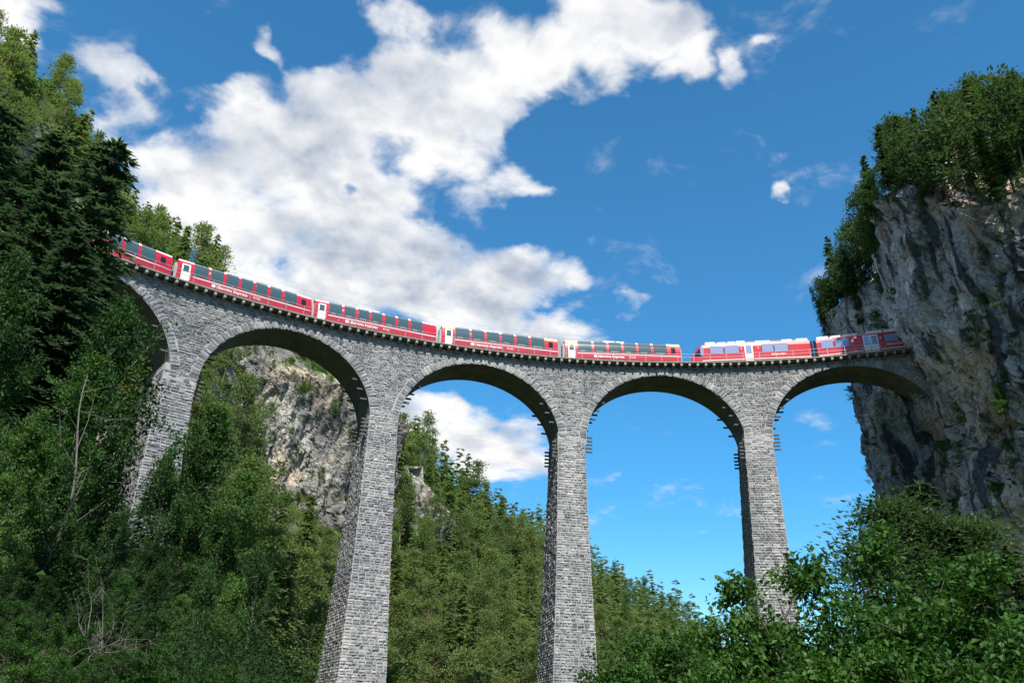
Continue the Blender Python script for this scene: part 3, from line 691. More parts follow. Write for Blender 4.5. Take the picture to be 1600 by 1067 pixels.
# --- tunnel portal: a stone arch set into the rock wall at the end of the bridge
M_DARK = simple('tunnel_lining', (.03, .03, .032), .95, .1)
POR = thing('tunnel_portal', 'dark tunnel mouth in the cliff that the front of the train enters', 'tunnel')
def build_portal():
    s = 56.6; e_t, e_r = et(s), er(s); base = cyl(RT, s, GR*s+ZD)
    def P(x, r, z): return base+e_t*x+e_r*r+EZ*z
    t = np.linspace(0, math.pi, 17); ins = [(-2.1, -.3)]+[(-2.1*math.cos(a), 3.0+2.1*math.sin(a)) for a in t]+[(2.1, -.3)]; outs = [(-2.9, -.3)]+[(-2.9*math.cos(a), 3.0+2.9*math.sin(a)) for a in t]+[(2.9, -.3)]
    mb = MB()
    for k in range(len(ins)-1):
        a0, a1, b0, b1 = ins[k], ins[k+1], outs[k], outs[k+1]
        b = mb.verts([P(0, *a0), P(0, *a1), P(0, *b1), P(0, *b0), P(1.2, *a0), P(1.2, *a1), P(1.2, *b1), P(1.2, *b0)])
        for f in ((0, 1, 2, 3), (4, 7, 6, 5), (0, 4, 5, 1), (2, 6, 7, 3)): mb.face([b+i for i in f], 0)
    link('portal_ring', mb.mesh('portal_ring', [M_STONE]), POR)
    mb = MB(); rings = [[P(x, *q) for q in ins] for x in (.3, 16)]; mb.loft(rings, 0, caps=False); mb.face([mb.n-len(ins)+i for i in range(len(ins))], 0)
    link('tunnel_bore', mb.mesh('tunnel_bore', [M_DARK]), POR)
build_portal()

# ------------------------------------------------------------------ train
M_RED = simple('coach_red', (.46, .006, .030), .32, .5, 0, .05, 1.5)
M_REDA = simple('railcar_red', (.50, .020, .035), .28, .5, 0, .05, 1.5)
M_WHITE = simple('coach_white', (.78, .77, .74), .45, .4)
M_ROOF = simple('roof_white', (.72, .72, .70), .55, .3, 0, .1, 2)
M_ROOFG = simple('roof_grey', (.32, .33, .34), .6, .3, 0, .15, 2)
M_DGREY = simple('underframe_grey', (.055, .055, .06), .7, .3, 0, .3, 3)
M_GANG = simple('gangway_grey', (.38, .38, .37), .7, .3)
M_YEL = simple('first_class_yellow', (.62, .42, .06), .5, .4)
M_CREAM = simple('sill_strip', (.60, .50, .38), .6, .3)
M_SEAT = simple('seat_cream', (.20, .22, .22), .8, .1)
M_LAMP = simple('lamp_red_glass', (.6, .05, .02), .2, .6)
def glass_mat(name, col, rough, spec, metal=0.0):
    m = simple(name, col, rough, spec, metal); return m
M_GLASS = glass_mat('panorama_glass', (.045, .085, .10), .22, .4)
M_GLASS2 = glass_mat('window_glass_blue', (.26, .31, .50), .08, .7, .15)
M_BLACK = simple('window_black', (.012, .012, .014), .15, .6)
for m in (M_RED, M_REDA):
    nt = m.node_tree; b = next(n for n in nt.nodes if n.type == 'BSDF_PRINCIPLED'); src = b.inputs['Base Color'].links[0].from_socket
    tc = nt.nodes.new('ShaderNodeTexCoord'); sx = nt.nodes.new('ShaderNodeSeparateXYZ'); nt.links.new(tc.outputs['Object'], sx.inputs[0])
    st = nt.nodes.new('ShaderNodeVectorMath'); st.operation = 'MULTIPLY'; st.inputs[1].default_value = (2.5, 1, .5); nt.links.new(tc.outputs['Object'], st.inputs[0])
    nz = noise(nt, st.outputs[0], 2.2, 6, .7); f = nmath(nt, 'ADD', sx.outputs['Z'], nmath(nt, 'MULTIPLY', nz, 1.1))
    fac = ramp(nt, f, [(.0, (.55, .55, .55)), (1.0, (.55, .55, .55))]); mr = nt.nodes.new('ShaderNodeMapRange'); nt.links.new(f, mr.inputs['Value']); mr.inputs['From Min'].default_value = .9; mr.inputs['From Max'].default_value = 1.7; mr.inputs['To Min'].default_value = .5; mr.inputs['To Max'].default_value = .04
    nt.links.new(mixc(nt, mr.outputs['Result'], src, (.20, .13, .11)), b.inputs['Base Color'])
def text_mesh(body, size, bold, m, depth=.004):
    cu = bpy.data.curves.new('lettering', 'FONT'); cu.body = body; cu.size = size; cu.extrude = depth; cu.offset = bold; cu.align_x = 'LEFT'
    o = bpy.data.objects.new('lettering', cu); COL.objects.link(o); bpy.context.view_layer.update()
    me = bpy.data.meshes.new_from_object(o.evaluated_get(bpy.context.evaluated_depsgraph_get())); me.name = 'lettering'
    bpy.data.objects.remove(o); me.materials.clear(); me.materials.append(m)
    return me
LETTER = {}
def lettering(par, body, size, x, z, y, m, bold=0.0, name='lettering'):
    key = (body, size, m.name)
    if key not in LETTER: LETTER[key] = text_mesh(body, size, bold, m)
    o = bpy.data.objects.new(name, LETTER[key]); COL.objects.link(o); o.parent = par
    o.matrix_basis = Matrix.Translation((x, y, z)) @ Matrix.Rotation(math.pi/2, 4, 'X'); return o
PROF = [(1.20, .34), (1.32, .62), (1.34, 1.2), (1.34, 1.95), (1.29, 2.35), (1.19, 2.75), (1.03, 3.08), (.82, 3.30), (.50, 3.42)]
def prof_y(z):
    zs = [p[1] for p in PROF]; return float(np.interp(z, zs, [p[0] for p in PROF]))
RING = [(-y, z) for y, z in PROF]+[(y, z) for y, z in PROF[::-1]]
def strip(mb, x0, x1, zlist, out, m=0, side=-1, thick=.02):
    """a panel that follows the coach's side, `out` in front of it"""
    rows = []
    for z in zlist:
        y = prof_y(z)
        dz = .05; ny, nz = (prof_y(z-dz)-prof_y(z+dz)), 2*dz; L = math.hypot(ny, nz); n = (nz/L, ny/L)
        rows.append(((y+n[0]*out), z+n[1]*out, y+n[0]*(out-thick), z+n[1]*(out-thick)))
    for a, b in zip(rows[:-1], rows[1:]):
        vs = [(x, side*r[k], r[k+1]) for r in (a, b) for x in (x0, x1) for k in (0, 2)]
        bb = mb.verts(vs)     # a:x0 o,i ; a:x1 o,i ; b:x0 o,i ; b:x1 o,i
        for f in ((0, 2, 6, 4), (0, 4, 5, 1), (2, 3, 7, 6)): mb.face([bb+i for i in f], m)
    first, last = rows[0], rows[-1]
    for r, fl in ((first, 0), (last, 1)):
        bb = mb.verts([(x0, side*r[0], r[1]), (x1, side*r[0], r[1]), (x1, side*r[2], r[3]), (x0, side*r[2], r[3])]); mb.face([bb+i for i in range(4)], m)
ZG = [1.50, 1.75, 1.95, 2.15, 2.35, 2.55, 2.75, 2.92, 3.08, 3.20, 3.30, 3.38]
L_CAR = 15.62
def bogie(par, x):
    mb = MB(); mb.box(x-1.35, x+1.35, -.95, -.80, .30, .50); mb.box(x-1.35, x+1.35, .80, .95, .30, .50); mb.box(x-.3, x+.3, -.95, .95, .32, .46)
    bg = link('bogie', mb.mesh('bogie', [M_DGREY]), par)
    for dx in (-.9, .9):
        w = MB()
        for sd in (-.56, .56): w.cyl((x+dx, sd-.05, .34), (x+dx, sd+.05, .34), .34, 14)
        w.cyl((x+dx, -.6, .34), (x+dx, .6, .34), .07, 8); link('wheel', w.mesh('wheel', [M_STEELRAIL]), bg)
def panorama_coach(label, nwin, first, endwin):
    t = thing('panorama_coach', label, 'train coach', group='panorama coaches of the red train')
    h = L_CAR/2
    mb = MB(); mb.loft([[(x, y, z) for y, z in RING] for x in (-h, -h+.12, h-.12, h)], mf=lambda i: 1 if 7 <= i <= 9 else 0)
    link('body', mb.mesh('body', [M_RED, M_ROOFG]), t)
    mb = MB(); mb.box(-h+.3, h-.3, -1.1, 1.1, .16, .33); mb.box(-2.6, -1, -1.15, 1.15, .02, .3); mb.box(.8, 2.6, -1.15, 1.15, .02, .3)
    for sd in (-1, 1):
        for y in (-.8, .8): mb.cyl((sd*h, y, .62), (sd*(h+.16), y, .62), .10, 8)
    link('underframe', mb.mesh('underframe', [M_DGREY]), t)
    bogie(t, -h+2.6); bogie(t, h-2.6)
    # white roof at both ends, air-conditioning box in the middle
    xd0, xd1 = -h+.12, -h+1.70                                   # door end
    xw0 = -h+1.75; xw1 = h-1.85
    for sd in (-1, 1):
        mb = MB()
        zr = [3.02, 3.1, 3.2, 3.3, 3.4]
        strip(mb, -h+.02, xw0-.04, zr, .022, 0, sd); strip(mb, xw1+.02, h-.02, zr, .022, 0, sd)
        link('roof_end', mb.mesh('roof_end', [M_ROOF]), t)
    mb = MB(); mb.loft([[(x, -.52, 3.42), (x, -.38, 3.52), (x, .38, 3.52), (x, .52, 3.42)] for x in (-h+.02, xw0-.04)]); mb.loft([[(x, -.52, 3.42), (x, -.38, 3.52), (x, .38, 3.52), (x, .52, 3.42)] for x in (xw1+.02, h-.02)])
    link('roof_cap', mb.mesh('roof_cap', [M_ROOF]), t)
    mb = MB()
    for x0, x1 in ((-2.5, -.95), (-.75, .35)) : mb.loft([[(x, -.62, 3.38), (x, -.5, 3.62), (x, .5, 3.62), (x, .62, 3.38)] for x in (x0, x1)])
    link('roof_unit', mb.mesh('roof_unit', [M_ROOF]), t)
    pw = (xw1-xw0)/nwin; post = .33
    for sd in (-1, 1):
        for k in range(nwin):
            x0 = xw0+k*pw+post/2*(k > 0); x1 = xw0+(k+1)*pw-post/2*(k < nwin-1)
            mb = MB(); strip(mb, x0, x1, ZG, .02, 0, sd); wn = link('window', mb.mesh('window', [M_GLASS]), t)
            mb = MB(); strip(mb, x0, x1, [3.04, 3.10], .032, 0, sd); link('window_bar', mb.mesh('window_bar', [M_ROOFG]), wn)
            if sd < 0 and not endwin or first:
                mb = MB(); strip(mb, x0+.22, x0+(x1-x0)*(.55+.12*(k % 3)), [1.56, 1.66, 1.78], .024, 0, sd, .01); link('seat_row', mb.mesh('seat_row', [M_SEAT]), wn)
            if k < nwin-1:
                mb = MB(); xc = xw0+(k+1)*pw; strip(mb, xc-post/2+.02, xc+post/2-.02, [2.98, 3.08, 3.2, 3.3, 3.38], .026, 0, sd); link('post_cap', mb.mesh('post_cap', [M_WHITE]), t)
        mb = MB(); strip(mb, xd1, h-.05, [1.30, 1.39], .015, 0, sd); link('stripe', mb.mesh('stripe', [M_WHITE]), t)
        mb = MB(); strip(mb, -h+.05, h-.05, [.40, .50], .015, 0, sd); link('sill', mb.mesh('sill', [M_CREAM]), t)
        if first:
            mb = MB(); strip(mb, -h+.05, xw0-.04, [2.80, 2.98], .015, 0, sd); strip(mb, xw1+.02, h-.05, [2.80, 2.98], .015, 0, sd); link('class_band', mb.mesh('class_band', [M_YEL]), t)
        # door
        x0, x1 = -h+.42, -h+1.34
        mb = MB(); strip(mb, x0, x1, [.52, .9, 1.3, 1.55], .028, 0, sd); strip(mb, x0, x0+.15, [1.57, 1.95, 2.35, 2.72], .028, 0, sd); strip(mb, x1-.15, x1, [1.57, 1.95, 2.35, 2.72], .028, 0, sd); strip(mb, x0+.15, x1-.15, [2.58, 2.72], .028, 0, sd); strip(mb, x0+.15, x1-.15, [1.57, 1.70], .028, 0, sd)
        d = link('door', mb.mesh('door', [M_WHITE]), t)
        mb = MB(); strip(mb, x0+.15, x1-.15, [1.71, 1.95, 2.2, 2.57], .018, 0, sd); link('door_glass', mb.mesh('door_glass', [M_GLASS]), d)
        mb = MB(); mb.box(x1+.06, x1+.09, sd*1.37-.015, sd*1.37+.015, .8, 1.7); link('handle', mb.mesh('handle', [M_WHITE]), d)
        if endwin:
            mb = MB(); strip(mb, h-1.30, h-.72, [1.78, 2.0, 2.3, 2.62], .018, 0, sd); link('end_window', mb.mesh('end_window', [M_BLACK]), t)
    # end walls: gangway, lamps
    for sd in (-1, 1):
        mb = MB(); x0, x1 = sorted((sd*h, sd*(h+.26))); mb.box(x0, x1, -.55, .55, .75, 2.95); mb.box(x0, x1-.02 if sd > 0 else x1, -.85, -.62, .7, 2.6)
        link('gangway', mb.mesh('gangway', [M_GANG]), t)
        mb = MB(); x0, x1 = sorted((sd*h, sd*(h+.05)))
        for y in (-1.05, 1.05): mb.box(x0, x1, y-.09, y+.09, 1.0, 1.18); mb.box(x0, x1, y-.07, y+.07, 2.5, 2.62)
        link('tail_lamps', mb.mesh('tail_lamps', [M_LAMP]), t)
    # writing on the near side
    yy = -prof_y(1.1)-.012; x = -h+4.05
    mb = MB(); mb.loft([[(x+.22*math.cos(a)*s_, y, .98+.22*math.sin(a)*s_) for a in np.arange(12)*math.pi/6] for y, s_ in ((yy+.01, 1), (yy-.006, 1))]); mb.box(x+.36, x+.40, yy-.004, yy+.004, .76, 1.20); link('emblem', mb.mesh('emblem', [M_WHITE]), t)
    lettering(t, 'Bernina Express', .52, x+.50, .80, yy, M_WHITE, .006)
    lettering(t, 'RhB', .52, x+4.55, .80, yy, M_WHITE, -.008)
    lettering(t, '1' if first else '2', .36, (xw0+pw-.11) if not first or nwin == 6 and label.find('fifth') < 0 else xw0+pw-.11, 2.25, -prof_y(2.3)-.02, M_WHITE, .01, 'class_number')
    return t
APROF = [(1.22, .28), (1.33, .60), (1.35, 1.1), (1.34, 2.55), (1.27, 2.95), (1.10, 3.16), (.78, 3.30), (.40, 3.36)]
ARING = [(-y, z) for y, z in APROF]+[(y, z) for y, z in APROF[::-1]]
def railcar(label, cab):
    global PROF
    keep = PROF; PROF = APROF
    t = thing('railcar', label, 'railcar', group='railcars of the red train')
    h = L_CAR/2
    def sect(x):
        d = x+h
        if cab and d < 2.0:
            q = 1-d/2.0; top = 3.36-2.35*q**1.75; lo = .28+.10*q; wy = 1-.22*q**2.2
        else: top, lo, wy = 3.36, .28, 1
        return [(x, y*wy, lo+(z-.28)/(3.36-.28)*(top-lo)) for y, z in ARING]
    xs = ([-h, -h+.12, -h+.3, -h+.55, -h+.85, -h+1.2, -h+1.6, -h+2.0] if cab else [-h])+[h]
    mb = MB(); mb.loft([sect(x) for x in xs], mf=lambda i: 1 if 6 <= i <= 8 else 0); link('body', mb.mesh('body', [M_REDA, M_ROOFG]), t)
    mb = MB(); mb.box(-h+(1.0 if cab else .3), h-.3, -1.1, 1.1, .12, .27); mb.box(-2.5, 2.4, -1.1, 1.1, .02, .26); link('underframe', mb.mesh('underframe', [M_DGREY]), t)
    bogie(t, -h+3); bogie(t, h-2.6)
    F = lambda a: -h+a*L_CAR
    mb = MB()
    units = [(.14, .22), (.24, .31), (.33, .39), (.40, .47), (.56, .68), (.78, .86), (.9, .99)] if cab else [(.01, .10), (.12, .20), (.22, .33), (.40, .52), (.54, .70), (.72, .88), (.9, .98)]
    for k, (a, b) in enumerate(units):
        hh = (.20, .12, .16)[k % 3]; mb.loft([[(x, -.95, 3.2), (x, -.88, 3.34+hh), (x, .88, 3.34+hh), (x, .95, 3.2)] for x in (F(a), F(b))])
    link('roof_unit', mb.mesh('roof_unit', [M_ROOF]), t)
    mb = MB(); mb.box(F(.13) if cab else F(.01), F(.995), -.9, .9, 3.26, 3.40); link('roof_panel', mb.mesh('roof_panel', [M_ROOFG]), t)
    wins = [(.17, .281), (.293, .41), (.602, .695), (.705, .815)] if cab else [(.036, .131), (.148, .254), (.525, .63), (.648, .76), (.80, .90)]
    doors = [(.457, .525)] if cab else [(.363, .415), (.4175, .478)]
    for sd in (-1, 1):
        for a, b in wins:
            mb = MB(); strip(mb, F(a)-.06, F(b)+.06, [1.54, 1.9, 2.3, 2.72], .012, 0, sd); f = link('window_frame', mb.mesh('window_frame', [M_BLACK]), t)
            mb = MB(); strip(mb, F(a), F(b), [1.60, 1.9, 2.3, 2.66], .022, 0, sd); link('window', mb.mesh('window', [M_GLASS2]), f)
        for a, b in doors:
            mb = MB(); x0, x1 = F(a), F(b); g = .15
            strip(mb, x0, x1, [.42, .9, 1.4], .028, 0, sd); strip(mb, x0, x0+g, [1.41, 1.9, 2.4, 2.80], .028, 0, sd); strip(mb, x1-g, x1, [1.41, 1.9, 2.4, 2.80], .028, 0, sd); strip(mb, x0+g, x1-g, [2.62, 2.80], .028, 0, sd)
            d = link('door', mb.mesh('door', [M_WHITE]), t)
            mb = MB(); strip(mb, x0+g, x1-g, [1.41, 1.9, 2.61], .018, 0, sd); link('door_glass', mb.mesh('door_glass', [M_GLASS2]), d)
        mb = MB(); segs = [(F(.10) if cab else F(.01), F(doors[0][0])-.08), (F(doors[-1][1])+.08, F(.995))]
        for a, b in segs: strip(mb, a, b, [.60, .70], .015, 0, sd)
        link('stripe', mb.mesh('stripe', [M_WHITE]), t)
        mb = MB(); strip(mb, F(.16) if cab else F(.01), F(.995), [2.98, 3.06], .014, 0, sd); link('roof_stripe', mb.mesh('roof_stripe', [M_WHITE]), t)
        if cab:
            # dark cab side window follows the slope of the nose, small window behind it
            mb = MB(); v = []
            for x, z0, z1 in ((-h+.60, 1.30, 1.62), (-h+.9, 1.26, 2.05), (-h+1.15, 1.24, 2.35), (-h+1.42, 1.24, 2.60)):
                s_ = sect(x); zs = [p[2] for p in s_[:8]]; ys = [-p[1] for p in s_[:8]]
                v.append([(x, sd*(np.interp(z, zs, ys)+.02), z) for z in np.linspace(z0, z1, 4)])
            for a, b in zip(v[:-1], v[1:]):
                bb = mb.verts(a+b)
                for i in range(3): mb.face([bb+i, bb+i+1, bb+5+i, bb+4+i] if sd < 0 else [bb+i, bb+4+i, bb+5+i, bb+i+1])
            link('cab_window', mb.mesh('cab_window', [M_BLACK]), t)
            mb = MB(); strip(mb, F(.088), F(.116), [1.45, 1.9, 2.3, 2.62], .018, 0, sd); link('small_window', mb.mesh('small_window', [M_GLASS2]), t)
    if cab:
        mb = MB(); v = []
        for d in (.14, .3, .55, .85, 1.2, 1.55):
            q = 1-d/2.0; x = -h+d; top = 3.36-2.35*q**1.75; wy = 1-.22*q**2.2
            v.append([(x-.03, y*wy, top-.03*abs(y)+.02) for y in (-.72, -.3, .3, .72)])
        for a, b in zip(v[:-1], v[1:]):
            bb = mb.verts(a+b)
            for i in range(3): mb.face([bb+i, bb+4+i, bb+5+i, bb+i+1])
        link('windscreen', mb.mesh('windscreen', [M_BLACK]), t)
        mb = MB(); mb.box(-h-.28, -h+.3, -.28, .28, .42, .68); mb.loft([[(-h-.02, -.98, .30), (-h-.02, .98, .30), (-h-.02, .98, .62), (-h-.02, -.98, .62)], [(-h+.5, -1.25, .26), (-h+.5, 1.25, .26), (-h+.5, 1.25, .62), (-h+.5, -1.25, .62)]]); link('coupler', mb.mesh('coupler', [M_REDA]), t)
        for y in (-.72, .72):
            mb = MB(); mb.box(-h-.03, -h+.03, y-.12, y+.12, .78, .92); link('headlight', mb.mesh('headlight', [M_WHITE]), t)
        mb = MB(); mb.box(h, h+.34, -1.05, 1.05, .5, 3.0); link('gangway', mb.mesh('gangway', [M_BLACK]), t)
        lettering(t, 'Rh\u00e4tische Bahn', .30, F(.675), 1.12, -prof_y(1.2)-.012, M_WHITE, .006)
        lettering(t, '1', .42, F(.425), 2.1, -prof_y(2.2)-.014, M_WHITE, .01, 'class_number'); lettering(t, '1', .42, F(.565), 2.1, -prof_y(2.2)-.014, M_WHITE, .01, 'class_number')
    else:
        mb = MB(); mb.box(-h-.34, -h, -1.05, 1.05, .5, 3.0); link('gangway', mb.mesh('gangway', [M_BLACK]), t)
        # folded current collector
        mb = MB(); zt = 3.5; mb.box(F(.13), F(.25), -.8, .8, zt, zt+.12)
        for y in (-.6, .6): mb.cyl((F(.14), y, zt+.12), (F(.22), y, zt+.42), .035, 6); mb.cyl((F(.22), y, zt+.42), (F(.15), y*.8, zt+.62), .03, 6)
        mb.box(F(.145), F(.155), -.85, .85, zt+.60, zt+.68)
        for y in (-.55, .55):
            for x in (.15, .19, .23): mb.cyl((F(x), y, zt+.1), (F(x), y, zt+.32), .07, 6)
        link('pantograph', mb.mesh('pantograph', [M_DGREY]), t)
        lettering(t, 'Rh\u00e4tische Bahn', .30, F(.535), 1.12, -prof_y(1.2)-.012, M_WHITE, .006)
        lettering(t, '2', .42, F(.272), 2.1, -prof_y(2.2)-.014, M_WHITE, .01, 'class_number'); lettering(t, '2', .42, F(.49), 2.1, -prof_y(2.2)-.014, M_WHITE, .01, 'class_number')
    PROF = keep
    return t
ZRAIL = ZD+.63
def place_car(t, deg):
    s = math.radians(deg)*RF; th = s/RF
    t.location = (RT*math.sin(th), RT*math.cos(th), GR*s+ZRAIL)
    t.rotation_euler = (Matrix.Rotation(-th, 4, 'Z') @ Matrix.Rotation(-math.atan(GR*RF/RT), 4, 'Y')).to_euler()
place_car(panorama_coach('red panorama coach at the far left, half hidden behind the dark spruce', 7, False, True), -29.62)
place_car(panorama_coach('red panorama coach above the second arch, with a small dark window at its right end', 7, False, True), -19.22)
place_car(panorama_coach('red panorama coach whose right end is plain red with no window', 7, False, False), -8.97)
place_car(panorama_coach('red panorama coach with yellow end bands, in front of the white cloud', 6, True, True), 1.50)
place_car(panorama_coach('red panorama coach with yellow end bands, right behind the sloping nose of the railcar', 6, True, True), 12.08)
place_car(railcar('red railcar with a sloping black-windowed nose and one white door', True), 22.83)
place_car(railcar('red railcar with a white double door, running into the rock wall', False), 33.30)
# contact wire over the track, masts on the far side
M_WIRE = simple('wire_dark', (.05, .05, .055), .5, .4)
CAT = thing('overhead_line', 'thin overhead wire strung above the track of the viaduct', 'overhead line')
for dz in (5.05,): sweep([(RT-.007, ZRAIL+dz-.6), (RT+.007, ZRAIL+dz-.6), (RT, ZRAIL+dz-.588)], 'wire', M_WIRE, CAT, s=np.arange(S_L, S_R+1, 1.5))

# ------------------------------------------------------------------ trees
def tubes(segs, n=6):
    """segs: list of (p0,p1,r0,r1) -> verts, quads"""
    if not len(segs): return np.zeros((0, 3)), np.zeros((0, 4), int)
    P0 = np.array([s[0] for s in segs]); P1 = np.array([s[1] for s in segs]); R0 = np.array([s[2] for s in segs]); R1 = np.array([s[3] for s in segs])
    D = P1-P0; D /= np.maximum(np.linalg.norm(D, axis=1), 1e-6)[:, None]
    up = np.where(np.abs(D[:, 2:3]) > .9, np.array([[1., 0, 0]]), np.array([[0, 0, 1.]])); A = np.cross(D, up); A /= np.linalg.norm(A, axis=1)[:, None]; B = np.cross(D, A)
    t = np.arange(n)*2*math.pi/n; c, s_ = np.cos(t), np.sin(t)
    ring = A[:, None]*c[None, :, None]+B[:, None]*s_[None, :, None]
    V = np.concatenate([P0[:, None]+ring*R0[:, None, None], P1[:, None]+ring*R1[:, None, None]], 1)
    m = len(segs); i = np.arange(n); j = (i+1) % n
    F = np.stack([i, j, n+j, n+i], -1)
    return V.reshape(-1, 3), (np.arange(m)[:, None, None]*2*n+F[None]).reshape(-1, 4)
def leaf_faces(P, D, Nn, L, W, fold=.25):
    """one folded leaf (two triangles each side of the midrib = 4 verts + tip) per row"""
    Sd = np.cross(D, Nn); Sd /= np.maximum(np.linalg.norm(Sd, axis=1), 1e-6)[:, None]; Nn = np.cross(Sd, D)
    L = L[:, None]; W = W[:, None]
    V = np.stack([P, P+D*L*.45+Sd*W*.5+Nn*W*fold, P+D*L, P+D*L*.45-Sd*W*.5+Nn*W*fold], 1)
    m = len(P); b = np.arange(m)[:, None]*4
    return V.reshape(-1, 3), np.concatenate([b+np.array([[0, 1, 2]]), b+np.array([[0, 2, 3]])])
def unit(v): return v/np.maximum(np.linalg.norm(v, axis=-1, keepdims=True), 1e-9)
def crown_mesh(name, V, F, m, tint, per):
    me = new_mesh(name, V, [F], [m]); at = me.attributes.new('tint', 'FLOAT', 'POINT'); at.data.foreach_set('value', np.repeat(tint, per).astype(np.float32)); return me
def clump_noise(P, s, seed): return np.clip(.5+.75*fbm(P/s, 2, seed), 0, 1)

def conifer(seed, m, h=16, rad=2.9, levels=30, per=6, sprays=5, bare=.1, droop=.35, bark=None, ragged=.35, slen=1.0, wid=.42, shape=.85):
    """spruce / pine: whorls of drooping branches carrying many small sprays of needles"""
    g = np.random.default_rng(seed)
    P, D, Nn, L, W, T = [], [], [], [], [], []; segs = []
    lean = g.normal(0, .012, 2)
    def ax(z): return np.array([lean[0]*z+.10*math.sin(z*.35+seed), lean[1]*z+.10*math.cos(z*.3+seed), z])
    for k in range(10): segs.append((ax(h*k/10), ax(h*(k+1)/10), .011*h*(1-k/10)**.9+.015, .011*h*(1-(k+1)/10)**.9+.012))
    for k in range(levels):
        f = bare+(1-bare)*((k+g.uniform(-.3, .3))/levels); f = min(max(f, bare), .985); z = f*h
        q = (1-f)/(1-bare)
        rr = rad*(q**shape*.93+.07)*(.55+.45*min(1, (1-q)*6+.25))
        n = max(3, int(per*(.6+.5*q)))
        a0 = g.uniform(0, 6.28)
        for b in range(n):
            if g.random() < ragged*.35: continue
            a = a0+b*6.283/n+g.normal(0, .25); R = rr*g.uniform(1-ragged, 1.08)
            up = .35*(1-q)-.10*q+g.normal(0, .08)
            d0 = np.array([math.cos(a), math.sin(a), 0]); base = ax(min(h*.985, max(.2, z+g.normal(0, .55)*h/levels)))
            tt = np.linspace(.12, 1, sprays)
            pts = base+d0*(R*tt)[:, None]+EZ*(R*(up*tt-droop*tt**2))[:, None]
            segs.append((base, base+d0*R*.9+EZ*R*(up*.9-droop*.8), .012+.011*R, .006))
            for t_, p in zip(tt, pts):
                for sgn in (-1, 1):
                    aa = a+sgn*g.uniform(.45, 1.15); dd = np.array([math.cos(aa), math.sin(aa), g.uniform(-.55, .15)]); l = slen*(.55+.5*(1-t_)*R/rad*1.6)*g.uniform(.7, 1.25)
                    P.append(p); D.append(dd); L.append(l); W.append(l*wid*g.uniform(.7, 1.2)); Nn.append([g.normal(0, .35), g.normal(0, .35), 1]); T.append(t_)
                P.append(p); D.append(d0+EZ*g.uniform(-.5, .05)); L.append(slen*.75*g.uniform(.7, 1.2)); W.append(slen*wid*.7); Nn.append([g.normal(0, .4), g.normal(0, .4), 1]); T.append(t_)
    for _ in range(6):
        P.append(ax(h*g.uniform(.95, .985))); a = g.uniform(0, 6.28); D.append([.5*math.cos(a), .5*math.sin(a), 1]); L.append(.035*h*g.uniform(.5, 1)); W.append(.006*h); Nn.append([math.sin(a), -math.cos(a), .2]); T.append(1)
    P, D, Nn = np.array(P), unit(np.array(D, float)), unit(np.array(Nn, float)); L, W, T = np.array(L), np.array(W), np.array(T)
    V, F = leaf_faces(P, D, Nn, L, W, -.22)
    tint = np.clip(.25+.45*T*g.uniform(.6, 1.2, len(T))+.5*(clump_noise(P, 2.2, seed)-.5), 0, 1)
    tv, tf = tubes(segs, 5)
    return crown_mesh('crown', V, F, m, tint, 4), new_mesh('trunk', tv, [tf], [bark or M_BARK], smooth=True)
def pine(seed, m, h=16, rad=3.2, clumps=46, leaves=34, bare=.42, bark=None, slen=.75):
    """scots pine: long bare trunk, irregular puffs of needles"""
    g = np.random.default_rng(seed); segs = []
    bend = g.normal(0, .5, 2)
    def ax(z): f = z/h; return np.array([bend[0]*math.sin(f*2.6), bend[1]*math.sin(f*2.2+.5)-bend[1]*math.sin(.5), z])
    for k in range(10): segs.append((ax(h*k/10), ax(h*(k+1)/10), .010*h*(1-.8*k/10)+.01, .010*h*(1-.8*(k+1)/10)+.01))
    C = []
    for k in range(clumps):
        f = bare+(1-bare)*g.random()**.85; a = g.uniform(0, 6.28); q = (f-bare)/(1-bare)
        R = rad*g.uniform(.25, 1)*(math.sin(math.pi*min(1, .18+.8*q))**.7); base = ax(f*h-R*.25); c = ax(f*h)+np.array([math.cos(a)*R, math.sin(a)*R, g.normal(0, .25)])
        segs.append((base, c, .02+.012*R, .012)); C.append(c)
    for k in range(7):
        f = g.uniform(.2, bare); a = g.uniform(0, 6.28); l = g.uniform(.5, 1.6); b = ax(f*h); segs.append((b, b+np.array([math.cos(a)*l, math.sin(a)*l, g.uniform(-.5, .1)]), .025, .008))
    C.append(ax(h*.99)); C = np.array(C); n = len(C)
    idx = np.repeat(np.arange(n), leaves); off = g.normal(0, 1, (len(idx), 3))*np.array([.62, .62, .34])*(g.uniform(.7, 1.25, n)[idx])[:, None]
    P = C[idx]+off; D = unit(off*np.array([1, 1, .5])+g.normal(0, .4, P.shape)+EZ*.35); Nn = unit(g.normal(0, .5, P.shape)+EZ)
    L = slen*g.uniform(.5, 1.1, len(P)); W = L*g.uniform(.35, .6, len(P)); V, F = leaf_faces(P, D, Nn, L, W, -.2)
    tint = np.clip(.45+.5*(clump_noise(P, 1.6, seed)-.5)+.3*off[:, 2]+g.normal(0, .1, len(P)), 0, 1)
    tv, tf = tubes(segs, 5)
    return crown_mesh('crown', V, F, m, tint, 4), new_mesh('trunk', tv, [tf], [bark or M_BARKPINE], smooth=True)
